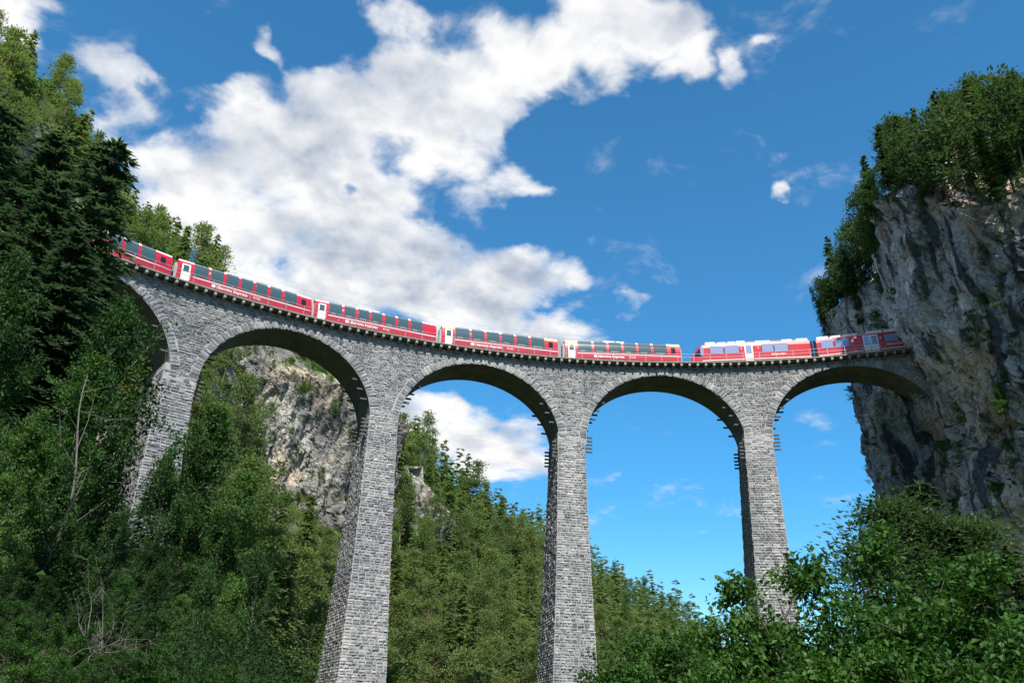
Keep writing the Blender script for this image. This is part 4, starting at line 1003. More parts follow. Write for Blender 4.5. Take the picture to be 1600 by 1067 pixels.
def broadleaf(seed, m, h=14, rad=4.2, prim=20, sec=7, leaves=60, leaf=.22, bare=.22, bark=None, spread=.34, lean=(0, 0), flat=.9, stems=1, droop=.0):
    """broadleaved tree or shrub: trunk(s), limbs, twigs and single leaves round the twigs"""
    g = np.random.default_rng(seed); segs = []; TP, TD = [], []
    for st in range(stems):
        aS = g.uniform(0, 6.28) if stems > 1 else 0; kS = g.uniform(.18, .5) if stems > 1 else 0; hs = h*(g.uniform(.7, 1.0) if stems > 1 else 1)
        w1, w2 = g.uniform(0, 6.28, 2)
        def ax(z):
            f = z/h; return np.array([(lean[0]+kS*math.cos(aS))*z+.022*h*math.sin(f*5+w1)*f, (lean[1]+kS*math.sin(aS))*z+.022*h*math.cos(f*4.3+w2)*f, z])
        K = 12
        for k in range(K): segs.append((ax(hs*k/K), ax(hs*(k+1)/K), .011*h/stems**.5*(1-k/K)**.85+.012, .011*h/stems**.5*(1-(k+1)/K)**.85+.010))
        for k in range(prim//stems):
            f = bare+(1-bare)*((k+g.uniform(0, 1))/(prim//stems))**.9*.98; q = (f-bare)/(1-bare)
            R = rad*(math.sin(math.pi*min(.97, .22+.74*q))**.75)*g.uniform(.6, 1.1); a = k*2.399+g.normal(0, .4)
            el = .25+.75*q+g.normal(0, .12); d = np.array([math.cos(a)*math.cos(el), math.sin(a)*math.cos(el), math.sin(el)])
            b0 = ax(f*hs); pts = [b0]; dd = d.copy()
            for t in range(5):
                dd = unit(dd+g.normal(0, .16, 3)+EZ*(.05-droop*.12)); pts.append(pts[-1]+dd*R/5)
            r0 = .010+.010*R
            for t in range(5): segs.append((pts[t], pts[t+1], r0*(1-t/5.5), r0*(1-(t+1)/5.5)))
            for s_ in range(sec):
                t = g.uniform(.25, 1)*5; i0 = min(int(t), 4); p = pts[i0]+(pts[i0+1]-pts[i0])*(t-i0)
                d2 = unit(dd*.7+g.normal(0, .62, 3)+EZ*(.1-droop*.5)); l = R*spread*g.uniform(.5, 1.15)+.15; e = p+d2*l
                segs.append((p, e, .011, .004)); TP.append((p, e)); TD.append(d2)
    TP = np.array(TP); TD = np.array(TD); n = len(TP); idx = np.repeat(np.arange(n), leaves); t = g.uniform(.1, 1.08, len(idx))[:, None]
    sp = leaf*1.1
    P = TP[idx, 0]*(1-t)+TP[idx, 1]*t+g.normal(0, sp, (len(idx), 3))*np.array([1, 1, .75])
    D = unit(TD[idx]*.5+g.normal(0, .6, P.shape)+np.array([0, 0, -.25])); Nn = unit(g.normal(0, .55, P.shape)+EZ*flat)
    L = leaf*g.uniform(.6, 1.2, len(P)); W = L*g.uniform(.6, .85, len(P)); V, F = leaf_faces(P, D, Nn, L, W, .18)
    tw = g.uniform(0, 1, n)[idx]
    tint = np.clip(.55*clump_noise(P, 2.0, seed)+.35*tw+.2*g.random(len(P))-.05, 0, 1)
    tv, tf = tubes(segs, 5)
    return crown_mesh('crown', V, F, m, tint, 4), new_mesh('trunk', tv, [tf], [bark or M_BARK], smooth=True)
def plant(kind, meshes, label, cat, loc, h, group=None, h0=16.0, rot=None, tilt=(0, 0), wide=1.0):
    t = thing(kind, label, cat, loc, group); k = h/h0
    t.rotation_euler = (tilt[0], tilt[1], random.uniform(0, 6.28) if rot is None else rot); t.scale = (k*wide, k*wide, k)
    for nm, me in (('trunk', meshes[1]), ('crown', meshes[0])):
        o = bpy.data.objects.new(nm, me); COL.objects.link(o); o.parent = t
    return t

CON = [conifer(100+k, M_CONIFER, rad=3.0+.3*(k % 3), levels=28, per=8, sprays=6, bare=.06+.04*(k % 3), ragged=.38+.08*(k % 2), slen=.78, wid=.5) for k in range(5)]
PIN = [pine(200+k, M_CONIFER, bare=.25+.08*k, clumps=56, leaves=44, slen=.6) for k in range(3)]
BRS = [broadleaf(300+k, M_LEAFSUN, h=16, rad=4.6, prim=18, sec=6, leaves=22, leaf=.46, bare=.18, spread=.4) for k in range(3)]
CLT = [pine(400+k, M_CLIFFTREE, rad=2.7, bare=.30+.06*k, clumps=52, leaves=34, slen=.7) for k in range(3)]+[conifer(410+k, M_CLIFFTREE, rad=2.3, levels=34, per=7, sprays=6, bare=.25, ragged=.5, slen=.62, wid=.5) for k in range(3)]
CLB = [broadleaf(420+k, M_LEAF, h=16, rad=5, prim=18, sec=6, leaves=26, leaf=.42, bare=.12, spread=.4) for k in range(2)]
LOW = [conifer(500+k, M_CONIFER, rad=2.9, levels=13, per=5, sprays=3, bare=.08, ragged=.3, slen=1.7, wid=.5)[0] for k in range(3)]

ZONE = {'up': (0, 470, 0, 430, 'slope above the train'), 'second': (300, 590, 520, 1067, 'slope behind second arch'),
        'third': (590, 866, 640, 1067, 'forest between the piers'), 'fourth': (866, 1090, 840, 1067, 'forest beyond second pier')}
def zone_of(px, py):
    if px < 470 and py < 430: return 'up'
    if px < 590: return 'second'
    if px < 866: return 'third'
    return 'fourth'
def where_in(zn, px, py):
    x0, x1, y0, y1, txt = ZONE[zn]; a = min(6, max(0, int((px-x0)/(x1-x0)*7))); b = min(6, max(0, int((py-y0)/(y1-y0)*7)))
    return ('top', 'near the top', 'upper half', 'middle', 'lower half', 'near the bottom', 'bottom')[b]+', '+('far left', 'left', 'left of centre', 'centre', 'right of centre', 'right', 'far right')[a]+', '+txt
def visible(x, y, z, top):
    """is the tree's tip above the terrain in front of it?"""
    P = np.stack([x, y, z+top], -1); vis = np.ones(len(x), bool)
    for t in np.linspace(.35, .97, 26):
        Q = CAM+(P-CAM)*t; vis &= terr(Q[:, 0], Q[:, 1]) < Q[:, 2]+1.5
    return vis
def hill_forest():
    g = np.random.default_rng(77); N = 14000
    az = np.radians(g.uniform(-30, 40, N)); d = np.sqrt(g.uniform(100**2, 480**2, N)); x = CAM[0]+d*np.sin(az); y = CAM[1]+d*np.cos(az); z = terr(x, y)
    h = g.uniform(9.5, 17, N)*np.clip(.85+d/900, .8, 1.25); px, py, pz = project(np.stack([x, y, z+h*.6], -1))
    tx, ty, _ = project(np.stack([x, y, z+h], -1)); low = (tx > 375) & (tx < 640) & (ty < 500+(tx-375)*.12); h = np.where(low, h*.45, h); tx, ty, _ = project(np.stack([x, y, z+h], -1)); low = (tx > 380) & (tx < 640) & (ty < 500+(tx-375)*.12)
    SX = [-60, 0, 60, 105, 130, 160, 178, 210, 235, 290, 340, 385, 400]; SY = [0, 15, 45, 85, 150, 165, 255, 268, 305, 345, 352, 425, 600]
    for _ in range(9):
        tx, ty, _z = project(np.stack([x, y, z+h], -1)); hi = (tx < 392) & (ty < np.interp(tx, SX, SY)) & (project(np.stack([x, y, z], -1))[1] < 520); h = np.where(hi, h*.84, h)
    hi &= h < 3.2
    R = np.hypot(x, y); ok = ~low & ~hi & (R > 101) & (px > -60) & (px < 1120) & (py < 1130) & (z > -60)
    ok &= ~((R > 78) & (R < 104))
    # thin on bare rock: steep places and the two rock walls stay open
    e = 2.0; sl = np.hypot(terr(x+e, y)-terr(x-e, y), terr(x, y+e)-terr(x, y-e))/(2*e)
    ok &= g.random(N) < np.clip(1.9-.5*sl, np.where(px < 250, .85, .45), 1)
    for Q in (Q_R1, Q_R2):
        q = Q[::3, ::4].reshape(-1, 3); dm = np.min(np.hypot(x[:, None]-q[None, :, 0], y[:, None]-q[None, :, 1]), axis=1); front = np.hypot(x-CAM[0], y-CAM[1]) < np.hypot(q[:, 0]-CAM[0], q[:, 1]-CAM[1]).mean()
        ok &= ~((dm < 2.0) & (g.random(N) < .9)); ok &= ~((dm < 9) & front & (g.random(N) < .25))
    x, y, z, h, px, py, pz = (v[ok] for v in (x, y, z, h, px, py, pz))
    v = visible(x, y, z, h); x, y, z, h, px, py, pz = (q[v] for q in (x, y, z, h, px, py, pz))
    keep = []; grid = {}
    for i in range(len(x)):
        md = 3.1+.006*pz[i]; c = (int(x[i]//6), int(y[i]//6)); good = True
        for a in (-1, 0, 1):
            for b in (-1, 0, 1):
                for j in grid.get((c[0]+a, c[1]+b), []):
                    if (x[i]-x[j])**2+(y[i]-y[j])**2 < md*md: good = False
        if good: grid.setdefault(c, []).append(i); keep.append(i)
    keep = np.array(keep); size = h[keep]/pz[keep]; order = keep[np.argsort(-size)]
    br = fbm(np.stack([x, y, 0*x], -1)/28, 2, 31)+g.normal(0, .22, len(x))
    cnt = {'c': 0, 'b': 0}; rest = []
    for i in order:
        zn = zone_of(px[i], py[i]); small = h[i] < 12
        isb = br[i] > .38
        if isb and cnt['b'] < 110:
            cnt['b'] += 1
            plant('broadleaf_tree', BRS[cnt['b'] % 3], ('tall ' if h[i] > 14.5 else 'small ' if h[i] < 12 else '')+'light green tree, '+where_in(zn, px[i], py[i]), 'tree', (x[i], y[i], z[i]-.3), h[i]*g.uniform(.55, .85), 'broadleaved trees, '+ZONE[zn][4])
        elif cnt['c'] < 270:
            cnt['c'] += 1; p = g.random() < .6
            plant('pine_tree' if p else 'spruce_tree', PIN[i % 3] if p else CON[i % 5], ('tall ' if h[i] > 14.5 else 'short ' if h[i] < 12 else '')+('pine, ' if p else 'spruce, ')+where_in(zn, px[i], py[i]), 'tree', (x[i], y[i], z[i]-.4), h[i], ('pines, ' if p else 'spruces, ')+ZONE[zn][4])
        else: rest.append(i)
    print('hill trees', cnt, 'rest', len(rest))
    VV, FF, TT = [], [], []; nv = 0
    for i in rest:
        me = LOW[i % 3]; n = len(me.vertices); V = np.empty(n*3, np.float32); me.vertices.foreach_get('co', V); V = V.reshape(-1, 3)*h[i]/16
        a = g.uniform(0, 6.28); c, s_ = math.cos(a), math.sin(a); V = V@np.array([[c, s_, 0], [-s_, c, 0], [0, 0, 1]])+np.array([x[i], y[i], z[i]-.4])
        nt_ = len(me.polygons); F = np.empty(nt_*3, np.int32); me.loops.foreach_get('vertex_index', F); T = np.empty(n, np.float32); me.attributes['tint'].data.foreach_get('value', T)
        VV.append(V); FF.append(F.reshape(-1, 3)+nv); TT.append(np.clip(T+g.normal(0, .16), 0, 1)); nv += n
    if rest:
        me = new_mesh('far_forest', np.concatenate(VV), [np.concatenate(FF)], [M_CONIFER]); at = me.attributes.new('tint', 'FLOAT', 'POINT'); at.data.foreach_set('value', np.concatenate(TT))
        link('far_forest', me, label='dense conifer forest further up and behind on the sunlit slope', category='forest', kind='stuff')
hill_forest()

# undergrowth on the hillside: shrubs as one mass nobody could count
def hill_shrubs():
    g = np.random.default_rng(99); N = 17000
    az = np.radians(g.uniform(-30, 34, N)); d = np.sqrt(g.uniform(100**2, 330**2, N)); x = CAM[0]+d*np.sin(az); y = CAM[1]+d*np.cos(az); z = terr(x, y); R = np.hypot(x, y)
    ok = (R > 104) & (g.random(N) < .9); x, y, z = x[ok], y[ok], z[ok]; v = visible(x, y, z, 3); x, y, z = x[v], y[v], z[v]
    n = len(x); per = 46; idx = np.repeat(np.arange(n), per); r = g.uniform(.5, 1.5, n)[idx][:, None]
    off = g.normal(0, .55, (n*per, 3))*r*np.array([1.1, 1.1, .8]); P = np.stack([x, y, z+.5], -1)[idx]+off+EZ*r*.5
    D = unit(g.normal(0, 1, P.shape)); Nn = unit(g.normal(0, .6, P.shape)+EZ); L = g.uniform(.3, .7, len(P)); V, F = leaf_faces(P, D, Nn, L, L*.7, .2)
    tint = np.clip(g.random(n)[idx]*.6+.4*g.random(len(P)), 0, 1)
    link('undergrowth', crown_mesh('undergrowth', V, F, M_LEAFSUN, tint, 4), label='low sunlit scrub covering the hillside between the trees', category='scrub', kind='stuff')
hill_shrubs()

# forest and bushes on the right-hand cliff
def cliff_place(px, py):
    a = ('overhanging the left edge', 'inside the left edge', 'left of the bare rock', 'above the left of the rock', 'above the middle of the rock', 'above the pale hollow', 'right of the hollow', 'towards the right', 'at the right edge')[int(min(8, max(0, (px-1265)/39)))]
    b = ('against the sky', 'below the skyline', 'upper middle', 'middle', 'lower middle', 'low down', 'near the rim')[int(min(6, max(0, (py-(430-1.05*(min(px, 1530)-1250)))/38)))]
    return 'on the cliff top, '+a+', '+b
def cliff_forest():
    g = np.random.default_rng(5); Q = Q_CLIFF; n, k = Q.shape[:2]; cnt = 0; pts = []
    for _ in range(16000):
        i = g.integers(2, n-2); j = NV_CLIFF-4+int(g.random()**1.25*(k-NV_CLIFF-8)); p = Q[i, j]
        px, py, pz = project(p)
        if not (1200 < px < 1880 and -60 < py < 600) or (px > 1640 and g.random() < .7): continue
        if any((p[0]-q[0])**2+(p[1]-q[1])**2 < 2.0**2 for q in pts): continue
        pts.append(p); cnt += 1
        if cnt > 300: break
    SIL = lambda q: np.interp(q, [1240, 1300, 1360, 1420, 1530, 1600, 1700], [425, 290, 210, 138, 108, 116, 130])
    for c, p in enumerate(pts):
        hh = g.uniform(8.5, 14.5)
        while hh > 2.5:
            tx, ty, _ = project(p+EZ*hh)
            if ty > SIL(tx)+g.uniform(-6, 22): break
            hh *= .88
        px, py, pz = project(p+EZ*6); b = g.random() < .07
        edge = cliff_place(px, py)
        if b: plant('broadleaf_tree', CLB[c % 2], 'dark leafy tree '+edge, 'tree', p-EZ*.5, min(hh, g.uniform(5, 8.5)), 'leafy trees on the cliff top')
        else:
            kk = (0, 3, 4, 1, 5, 0, 2, 4)[c % 8]; pi_ = kk < 3; plant('pine_tree' if pi_ else 'spruce_tree', CLT[kk], ('dark pine ' if pi_ else 'dark thin spruce ')+edge, 'tree', p-EZ*.5, hh, ('pines' if pi_ else 'spruces')+' on the cliff top')
    print('cliff trees', cnt)
    for _ in range(900):
        i = g.integers(2, n-2); j = NV_CLIFF-5+int(g.random()*14); p = Q[i, j]; px, py, pz = project(p)
        if not (1270 < px < 1640) or g.random() < .62: continue
        plant('rim_shrub', CLB[i % 2], 'leafy shrub on the rim of the cliff, '+('left part' if px < 1380 else 'middle' if px < 1500 else 'right part'), 'shrub', p-EZ*.3, g.uniform(1.5, 3.6), 'shrubs on the cliff rim', wide=1.3)
    # trees that lean out over the left edge of the cliff
    used = []
    for _ in range(20000):
        i = g.integers(2, n-2); j = int(NV_CLIFF*g.uniform(.62, 1.0)); p = Q[i, j]; px, py, pz = project(p)
        if not (1292 < px < 1352 and 265 < py < 515) or py < 275+max(0, px-1325)*2.0*0-(px-1292)*.2: continue
        if px > 1318 and py > 330 and g.random() < .75: continue
        if any(np.linalg.norm(p-q) < 1.9 for q in used): continue
        used.append(p); kk = (0, 3, 4, 1, 5, 2)[len(used) % 6]; pi_ = kk < 3
        plant('pine_tree' if pi_ else 'spruce_tree', CLT[kk], ('dark pine' if pi_ else 'dark spruce')+' leaning out over the left edge of the cliff, '+('high above' if py < 350 else 'well above' if py < 430 else 'just above')+' the train', 'tree', p-EZ*.6, g.uniform(5.0, 9.5), 'trees leaning over the cliff edge', tilt=(0, 0), rot=g.uniform(0, 6.28)).rotation_euler = (g.uniform(-.1, .1), -g.uniform(.05, .38), g.uniform(-.4, .4))
        if len(used) > 44: break
    print('edge trees', len(used))
    # shrubs on ledges of the rock wall
    c = 0; used = []
    nrm = np.cross(np.gradient(Q, axis=0), np.gradient(Q, axis=1)); nrm = unit(nrm)
    up = np.abs(nrm[..., 2])
    cand = np.argwhere(up[:, :NV_CLIFF] > .42); g.shuffle(cand)
    for i, j in cand:
        p = Q[i, j]; px, py, pz = project(p)
        if not (1290 < px < 1640 and 180 < py < 820): continue
        w = .25+.75*(fbm(p[None]/9, 2, 61)[0] > -.05)
        if g.random() > w: continue
        if any(np.linalg.norm(p-q) < 1.5 for q in used): continue
        used.append(p); c += 1
        where = ('far left' if px < 1370 else 'left' if px < 1420 else 'middle' if px < 1475 else 'right' if px < 1540 else 'far right')+', '+('near the rim' if py < 400 else 'above the train' if py < 520 else 'just below the train' if py < 640 else 'far below the bridge')
        plant('cliff_shrub', CLB[c % 2], 'shrub on the rock wall, '+where, 'shrub', p-EZ*.3, g.uniform(1.4, 4.2), 'shrubs on the rock wall', wide=1.35)
        if c > 110: break
    print('cliff shrubs', c)
cliff_forest()
def outcrop_shrubs():
    g = np.random.default_rng(8)
    for Q, where, lim in ((Q_R1, 'rock wall behind second arch', 150), (Q_R2, 'outcrop right of nearest pier', 60)):
        n, k = Q.shape[:2]; used = []
        for _ in range(4000):
            i, j = g.integers(2, n-2), g.integers(4, k-4); p = Q[i, j]; px, py, pz = project(p)
            if py > 900 or fbm(p[None]/7, 2, 71)[0] < -.02-.5*(j > k*.62)-.3*(px < 372)-.25*(py > 690) or any(np.linalg.norm(p-q) < 1.3 for q in used): continue
            used.append(p)
            a_ = (i*7)//n; hgt = g.uniform(1.3, 4.4); row = ('big ' if hgt > 3.2 else 'tiny ' if hgt < 2 else 'small ')+'sunlit shrub, '+('far left', 'left', 'left of centre', 'centre', 'right of centre', 'right', 'far right')[a_]+', '+('at the foot of', 'low on', 'lower half of', 'middle of', 'upper half of', 'high on', 'near the top of', 'on the top of')[min(7, (j*8)//k)]+' the '
            plant('cliff_shrub', BRS[len(used) % 3], row+where, 'shrub', p-EZ*.4, hgt, 'shrubs on the '+where, wide=1.3)
            if len(used) >= lim: break
outcrop_shrubs()
# near trees on both sides of the viewpoint
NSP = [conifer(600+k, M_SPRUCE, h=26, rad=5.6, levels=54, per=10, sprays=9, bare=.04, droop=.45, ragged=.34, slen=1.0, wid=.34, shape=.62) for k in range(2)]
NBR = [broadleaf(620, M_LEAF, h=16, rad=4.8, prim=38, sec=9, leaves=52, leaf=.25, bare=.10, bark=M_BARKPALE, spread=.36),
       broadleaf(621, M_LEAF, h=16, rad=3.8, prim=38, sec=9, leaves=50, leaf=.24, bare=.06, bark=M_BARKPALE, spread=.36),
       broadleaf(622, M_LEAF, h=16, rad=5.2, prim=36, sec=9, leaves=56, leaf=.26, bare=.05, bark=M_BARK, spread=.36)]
NBD = [broadleaf(630+k, M_LEAFSHADE, h=16, rad=4.2, prim=38, sec=9, leaves=52, leaf=.23, bare=.06, bark=M_BARK, spread=.36) for k in range(2)]
HAZ = [broadleaf(640+k, M_HAZEL, h=4.6, rad=1.9, prim=30, sec=7, leaves=62, leaf=.104, bare=.05, bark=M_BARK, spread=.34, stems=5, flat=1.2) for k in range(3)]
NPN = [pine(670+k, M_CLIFFTREE, rad=3.0, bare=.26, clumps=80, leaves=110, slen=.30) for k in range(2)]
MCN = [conifer(660+k, M_CLIFFTREE, h=16, rad=2.9, levels=56, per=8, sprays=9, bare=.05, ragged=.55, slen=.50, wid=.40) for k in range(2)]
def near(kind, meshes, h0, px, pytop, d, label, cat, group=None, wide=1.0, tilt=(0, 0), rot=None, sink=.3):
    n_ = len(meshes[0].vertices); cz = np.empty(n_*3, np.float32); meshes[0].vertices.foreach_get('co', cz); h0 = float(np.percentile(cz[2::3], 99.7))
    top = gp(px, pytop, d); z = float(terr(top[0], top[1])); h = max(1.0, top[2]-z+sink)
    return plant(kind, meshes, label, cat, (top[0], top[1], z-sink), h, group, h0, rot, tilt, wide)
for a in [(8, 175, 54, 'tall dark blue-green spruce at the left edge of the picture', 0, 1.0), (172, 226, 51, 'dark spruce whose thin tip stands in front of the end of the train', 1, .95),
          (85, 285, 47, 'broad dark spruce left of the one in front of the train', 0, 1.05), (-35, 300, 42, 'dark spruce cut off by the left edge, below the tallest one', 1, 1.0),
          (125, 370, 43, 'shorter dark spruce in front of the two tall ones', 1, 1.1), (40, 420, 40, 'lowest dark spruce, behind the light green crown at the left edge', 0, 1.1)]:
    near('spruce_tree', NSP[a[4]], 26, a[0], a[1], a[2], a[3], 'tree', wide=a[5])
for px, py, d, lab, k, w in [(20, 405, 27, 'light green leafy crown at the left edge in front of the dark spruces', 2, .62), (205, 470, 40, 'leafy tree beside the foot of the leftmost stone pier', 0, .72),
          (150, 560, 34, 'leafy tree behind the pale leaning trunk at the left', 1, .8), (335, 640, 44, 'slender aspen-like tree in front of the leftmost pier, tallest in its group', 1, .8),
          (385, 740, 40, 'leafy tree at the right end of the left-hand thicket', 1, .75), (270, 700, 36, 'leafy tree below the leftmost pier, left of the aspen', 0, .75),
          (60, 640, 25, 'leafy tree low at the left edge of the picture', 0, .8), (190, 800, 27, 'leafy tree in the middle of the lower left thicket', 2, .75),
          (330, 880, 30, 'leafy tree at the bottom of the left thicket, right of centre', 0, .8), (40, 860, 20, 'leafy tree in the bottom left corner', 1, .9), (120, 950, 20, 'low leafy tree at the bottom edge beside the corner one', 2, .9), (240, 960, 22, 'low leafy tree at the bottom edge of the left thicket', 0, 1.0), (-20, 560, 32, 'leafy tree cut off by the left edge', 0, .9)]:
    near('leafy_tree', NBD[k % 2] if py > 840 and px != 330 else NBR[k], 16, px, py, d, lab, 'tree', wide=w)
for i, (px, py, d, lab) in enumerate([(1030, 985, 18, 'sparse hazel bush at the left end of the right-hand hedge'), (1100, 945, 17, 'hazel bush with thin twigs rising left of the farthest pier'), (1190, 955, 16, 'hazel bush in front of the foot of the farthest pier'),
          (1310, 868, 16, 'tallest hazel bush right of the farthest pier'), (1385, 905, 14, 'bright green hazel bush below the dark spruces'), (1455, 920, 13, 'hazel bush in the middle of the right-hand hedge'), (1540, 868, 13.5, 'large hazel bush near the right edge'), (1610, 900, 12, 'hazel bush cut off by the right edge'),
          (1240, 1000, 12, 'low hazel bush at the bottom edge below the farthest pier'), (1130, 1020, 12.5, 'low hazel bush at the bottom edge left of the farthest pier'), (1050, 1030, 15, 'low hazel bush at the bottom edge near the second tall pier'), (1330, 990, 11, 'low bright hazel bush at the bottom edge right of centre'), (1430, 1000, 10.5, 'dark hazel bush at the bottom edge'), (1540, 985, 10, 'dark hazel bush in the bottom right corner')]):
    near('hazel_bush', HAZ[i % 3], 4.6, px, py, d, lab, 'bush', wide=1.0)
for i, (px, py, d, lab) in enumerate([(1345, 845, 50, 'dark pine at the left end of the row below the cliff'), (1385, 795, 56, 'dark pine below the cliff, second of the row from the left'), (1420, 772, 60, 'tallest dark spruce of the row below the cliff'), (1455, 815, 55, 'dark pine below the cliff right of the tallest spruce'), (1490, 840, 52, 'dark spruce near the right end of the row below the cliff'), (1520, 822, 56, 'slender dark pine at the right end of the row below the cliff'), (1370, 870, 46, 'short dark spruce in front of the row below the cliff'), (1560, 870, 48, 'short dark spruce at the right foot of the cliff')]):
    near('pine_tree' if 'pine' in lab else 'spruce_tree', NPN[i % 2] if 'pine' in lab else MCN[i % 2], 16, px, py-14, d, lab, 'tree', wide=1.35)
# more of the left-hand thicket, and the low growth under it
for px, py, d, lab, k, w in [(95, 720, 30, 'leafy tree behind the lowest one at the left edge', 2, .9), (300, 780, 41, 'leafy tree hiding the foot of the leftmost pier', 2, .8), (170, 690, 38, 'leafy tree just left of the leftmost pier', 2, .8),
                          (355, 800, 36, 'leafy tree in the right half of the left thicket', 2, .8), (250, 850, 31, 'leafy tree in the lower middle of the left thicket', 2, .85), (410, 850, 38, 'leafy tree at the right edge of the left thicket', 0, .7), (10, 740, 23, 'leafy tree at the left edge under the lightest crown', 2, .8)]:
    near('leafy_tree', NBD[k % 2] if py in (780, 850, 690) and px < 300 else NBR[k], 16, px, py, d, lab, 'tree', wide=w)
for px, py, d, lab, k, w in [(95, 225, 57, 'dark spruce between the two tallest ones at the left', 1, 1.1), (55, 330, 52, 'dark spruce in the middle of the dark left group', 0, 1.15), (150, 430, 46, 'low dark spruce just left of the first arch', 0, 1.2), (100, 500, 42, 'lowest dark spruce, left of the leftmost pier', 1, 1.2), (0, 520, 38, 'dark spruce low at the left edge', 1, 1.2), (235, 770, 46, 'dark spruce deep in the left thicket below the leftmost pier', 0, 1.0), (150, 800, 40, 'dark spruce deep in the lower left thicket', 1, 1.0), (290, 900, 42, 'dark spruce low in the right part of the left thicket', 1, .9), (60, 800, 34, 'dark spruce low near the left edge, behind the leaves', 0, 1.0), (220, 930, 30, 'lowest dark spruce at the bottom of the left thicket', 0, 1.0)]:
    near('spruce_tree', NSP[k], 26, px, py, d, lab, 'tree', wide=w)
def thicket():
    g = np.random.default_rng(123); N = 1500
    az = np.radians(g.uniform(-24, 6, N)); d = np.sqrt(g.uniform(13**2, 64**2, N)); x = CAM[0]+d*np.sin(az); y = CAM[1]+d*np.cos(az); z = terr(x, y)
    px, py, pz = project(np.stack([x, y, z+1.5], -1)); ok = (np.hypot(x, y) < 84) & (px < 440) & ((d > 27) | (py > 985)); x, y, z, d = x[ok], y[ok], z[ok], d[ok]
    n = len(x); per = 190; idx = np.repeat(np.arange(n), per); r = g.uniform(.7, 1.6, n)[idx][:, None]
    off = g.normal(0, .55, (n*per, 3))*r*np.array([1.1, 1.1, 1.0]); P = np.stack([x, y, z+.2], -1)[idx]+off+EZ*r*.75
    D = unit(g.normal(0, 1, P.shape)); Nn = unit(g.normal(0, .6, P.shape)+EZ); L = g.uniform(.10, .21, len(P))*np.clip(d[idx]/42, .4, 1.1); V, F = leaf_faces(P, D, Nn, L, L*.7, .2)
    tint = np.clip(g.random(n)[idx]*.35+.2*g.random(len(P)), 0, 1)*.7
    link('undergrowth', crown_mesh('undergrowth', V, F, M_LEAFSHADE, tint, 4), label='dense dark undergrowth covering the ground of the left thicket', category='undergrowth', kind='stuff')
thicket()

for px, py, d, lab, k in [(q[0], q[1], q[2], q[3], i) for i, q in enumerate([(15, 935, 15, 'green bush in the bottom left corner'), (75, 965, 17, 'green bush at the bottom edge, second from the left corner'), (140, 985, 18, 'green bush at the bottom edge, third from the left corner'), (45, 1010, 12, 'lowest green bush in the bottom left corner'), (115, 1025, 13, 'low green bush in front of the second and third ones at the bottom left'), (200, 1005, 17, 'green bush at the bottom edge, fourth from the left corner'), (280, 1020, 17, 'green bush at the bottom edge, fifth from the left corner'), (350, 1030, 19, 'green bush at the bottom edge, sixth from the left corner')])]:
    near('hazel_bush', HAZ[k % 3], 4.6, px, py, d, lab, 'bush')
for px, py, d, lab, k, w in [(290, 930, 25, 'leafy tree at the bottom edge between the fourth and fifth bushes', 1, .9), (370, 900, 27, 'leafy tree at the lower right end of the left thicket', 2, .75), (200, 900, 23, 'leafy tree low in the middle of the left thicket', 1, .9)]:
    near('leafy_tree', NBR[k], 16, px, py, d, lab, 'tree', wide=w)
# bare grey twigs of a dead shrub in the lower left
M_TWIG = simple('dead_twigs', (.17, .155, .135), .9, .1, 0, .3, 5)
def dead_shrub(seed, px, py, d, label):
    g = np.random.default_rng(seed); segs = []
    top = gp(px, py, d); z0 = float(terr(top[0], top[1])); h = top[2]-z0
    def grow(p, dr, l, r, lev):
        k = 5
        for i in range(k):
            dr = unit(dr+g.normal(0, .20, 3)+EZ*(-.05 if lev > 0 else .02)); q = p+dr*l/k; segs.append((p, q, r*(1-.75*i/k), r*(1-.75*(i+1)/k))); p = q
            if lev < 3 and (lev > 0 or i > 0):
                for _ in range(2 if lev < 2 else 1):
                    if g.random() < .55: grow(p, unit(dr+g.normal(0, .65, 3)), l*g.uniform(.35, .6), r*.45*(1-.6*i/k)+.0015, lev+1)
    for a in range(4): an = g.uniform(0, 6.28); grow(np.array([0, 0, 0.]), unit(np.array([.45*math.cos(an), .45*math.sin(an), 1.])), h*g.uniform(.7, 1.0), .022, 0)
    tv, tf = tubes(segs, 5); o = link('dead_shrub', new_mesh('dead_shrub', tv, [tf], [M_TWIG], smooth=True)); o.location = (top[0], top[1], z0-.1); o['label'] = label; o['category'] = 'dead shrub'
dead_shrub(9, 190, 915, 19, 'bare grey twigs of a small dead shrub low in the left thicket')
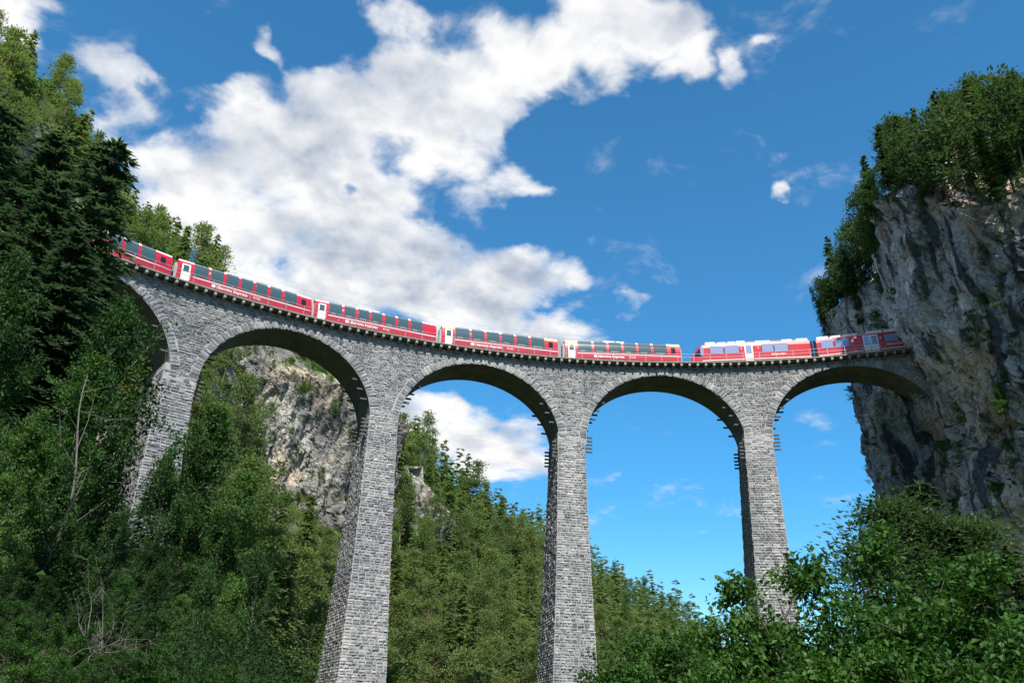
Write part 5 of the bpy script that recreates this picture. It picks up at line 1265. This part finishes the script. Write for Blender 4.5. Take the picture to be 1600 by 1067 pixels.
# pale leaning trunk that shows in front of the leaves at the left
def leaning_trunk():
    a, b = gp(70, 880, 29.5), gp(150, 590, 31); g = np.random.default_rng(2); segs = []; n = 14
    P = [a+(b-a)*t+np.array([.25*math.sin(t*5), .2*math.cos(t*4), .0]) for t in np.linspace(-.35, 1, n)]
    for i in range(n-1): segs.append((P[i], P[i+1], .06*(1-i/n)+.012, .06*(1-(i+1)/n)+.012))
    for i in range(4, n-1):
        for _ in range(1):
            d = unit((b-a)/np.linalg.norm(b-a)+g.normal(0, .7, 3)); l = g.uniform(.8, 2.2); m = P[i]+d*l*.5; e = m+unit(d+g.normal(0, .3, 3)+EZ*.2)*l*.5; segs += [(P[i], m, .018, .011), (m, e, .011, .004)]
    tv, tf = tubes(segs, 7); o = link('leaning_tree', new_mesh('leaning_tree', tv, [tf], [M_TWIG], smooth=True)); o['label'] = 'pale bare leaning trunk in front of the leaves at the left'; o['category'] = 'tree'
leaning_trunk()

def valley_floor_growth():
    g = np.random.default_rng(321); N = 3600
    az = np.radians(g.uniform(-85, 75, N)); d = np.sqrt(g.uniform(16**2, 105**2, N)); x = CAM[0]+d*np.sin(az); y = CAM[1]+d*np.cos(az); z = terr(x, y)
    tx, ty, tz = project(np.stack([x, y, z+3.2], -1)); seen = (tz > 0) & (tx > -20) & (tx < 1620) & (ty < 1075)
    ok = ~seen & (x < 40); x, y, z, d = x[ok], y[ok], z[ok], d[ok]
    n = len(x); per = 90; idx = np.repeat(np.arange(n), per); r = g.uniform(.7, 1.5, n)[idx][:, None]
    off = g.normal(0, .55, (n*per, 3))*r*np.array([1.2, 1.2, .8]); P = np.stack([x, y, z+.2], -1)[idx]+off+EZ*r*.6
    D = unit(g.normal(0, 1, P.shape)); Nn = unit(g.normal(0, .6, P.shape)+EZ); L = g.uniform(.16, .34, len(P)); V, F = leaf_faces(P, D, Nn, L, L*.7, .2)
    tint = np.clip(g.random(n)[idx]*.45+.3*g.random(len(P)), 0, 1)
    link('ground_cover', crown_mesh('ground_cover', V, F, M_LEAF, tint, 4), label='low leafy ground cover on the valley floor under the viaduct', category='ground cover', kind='stuff')
valley_floor_growth()

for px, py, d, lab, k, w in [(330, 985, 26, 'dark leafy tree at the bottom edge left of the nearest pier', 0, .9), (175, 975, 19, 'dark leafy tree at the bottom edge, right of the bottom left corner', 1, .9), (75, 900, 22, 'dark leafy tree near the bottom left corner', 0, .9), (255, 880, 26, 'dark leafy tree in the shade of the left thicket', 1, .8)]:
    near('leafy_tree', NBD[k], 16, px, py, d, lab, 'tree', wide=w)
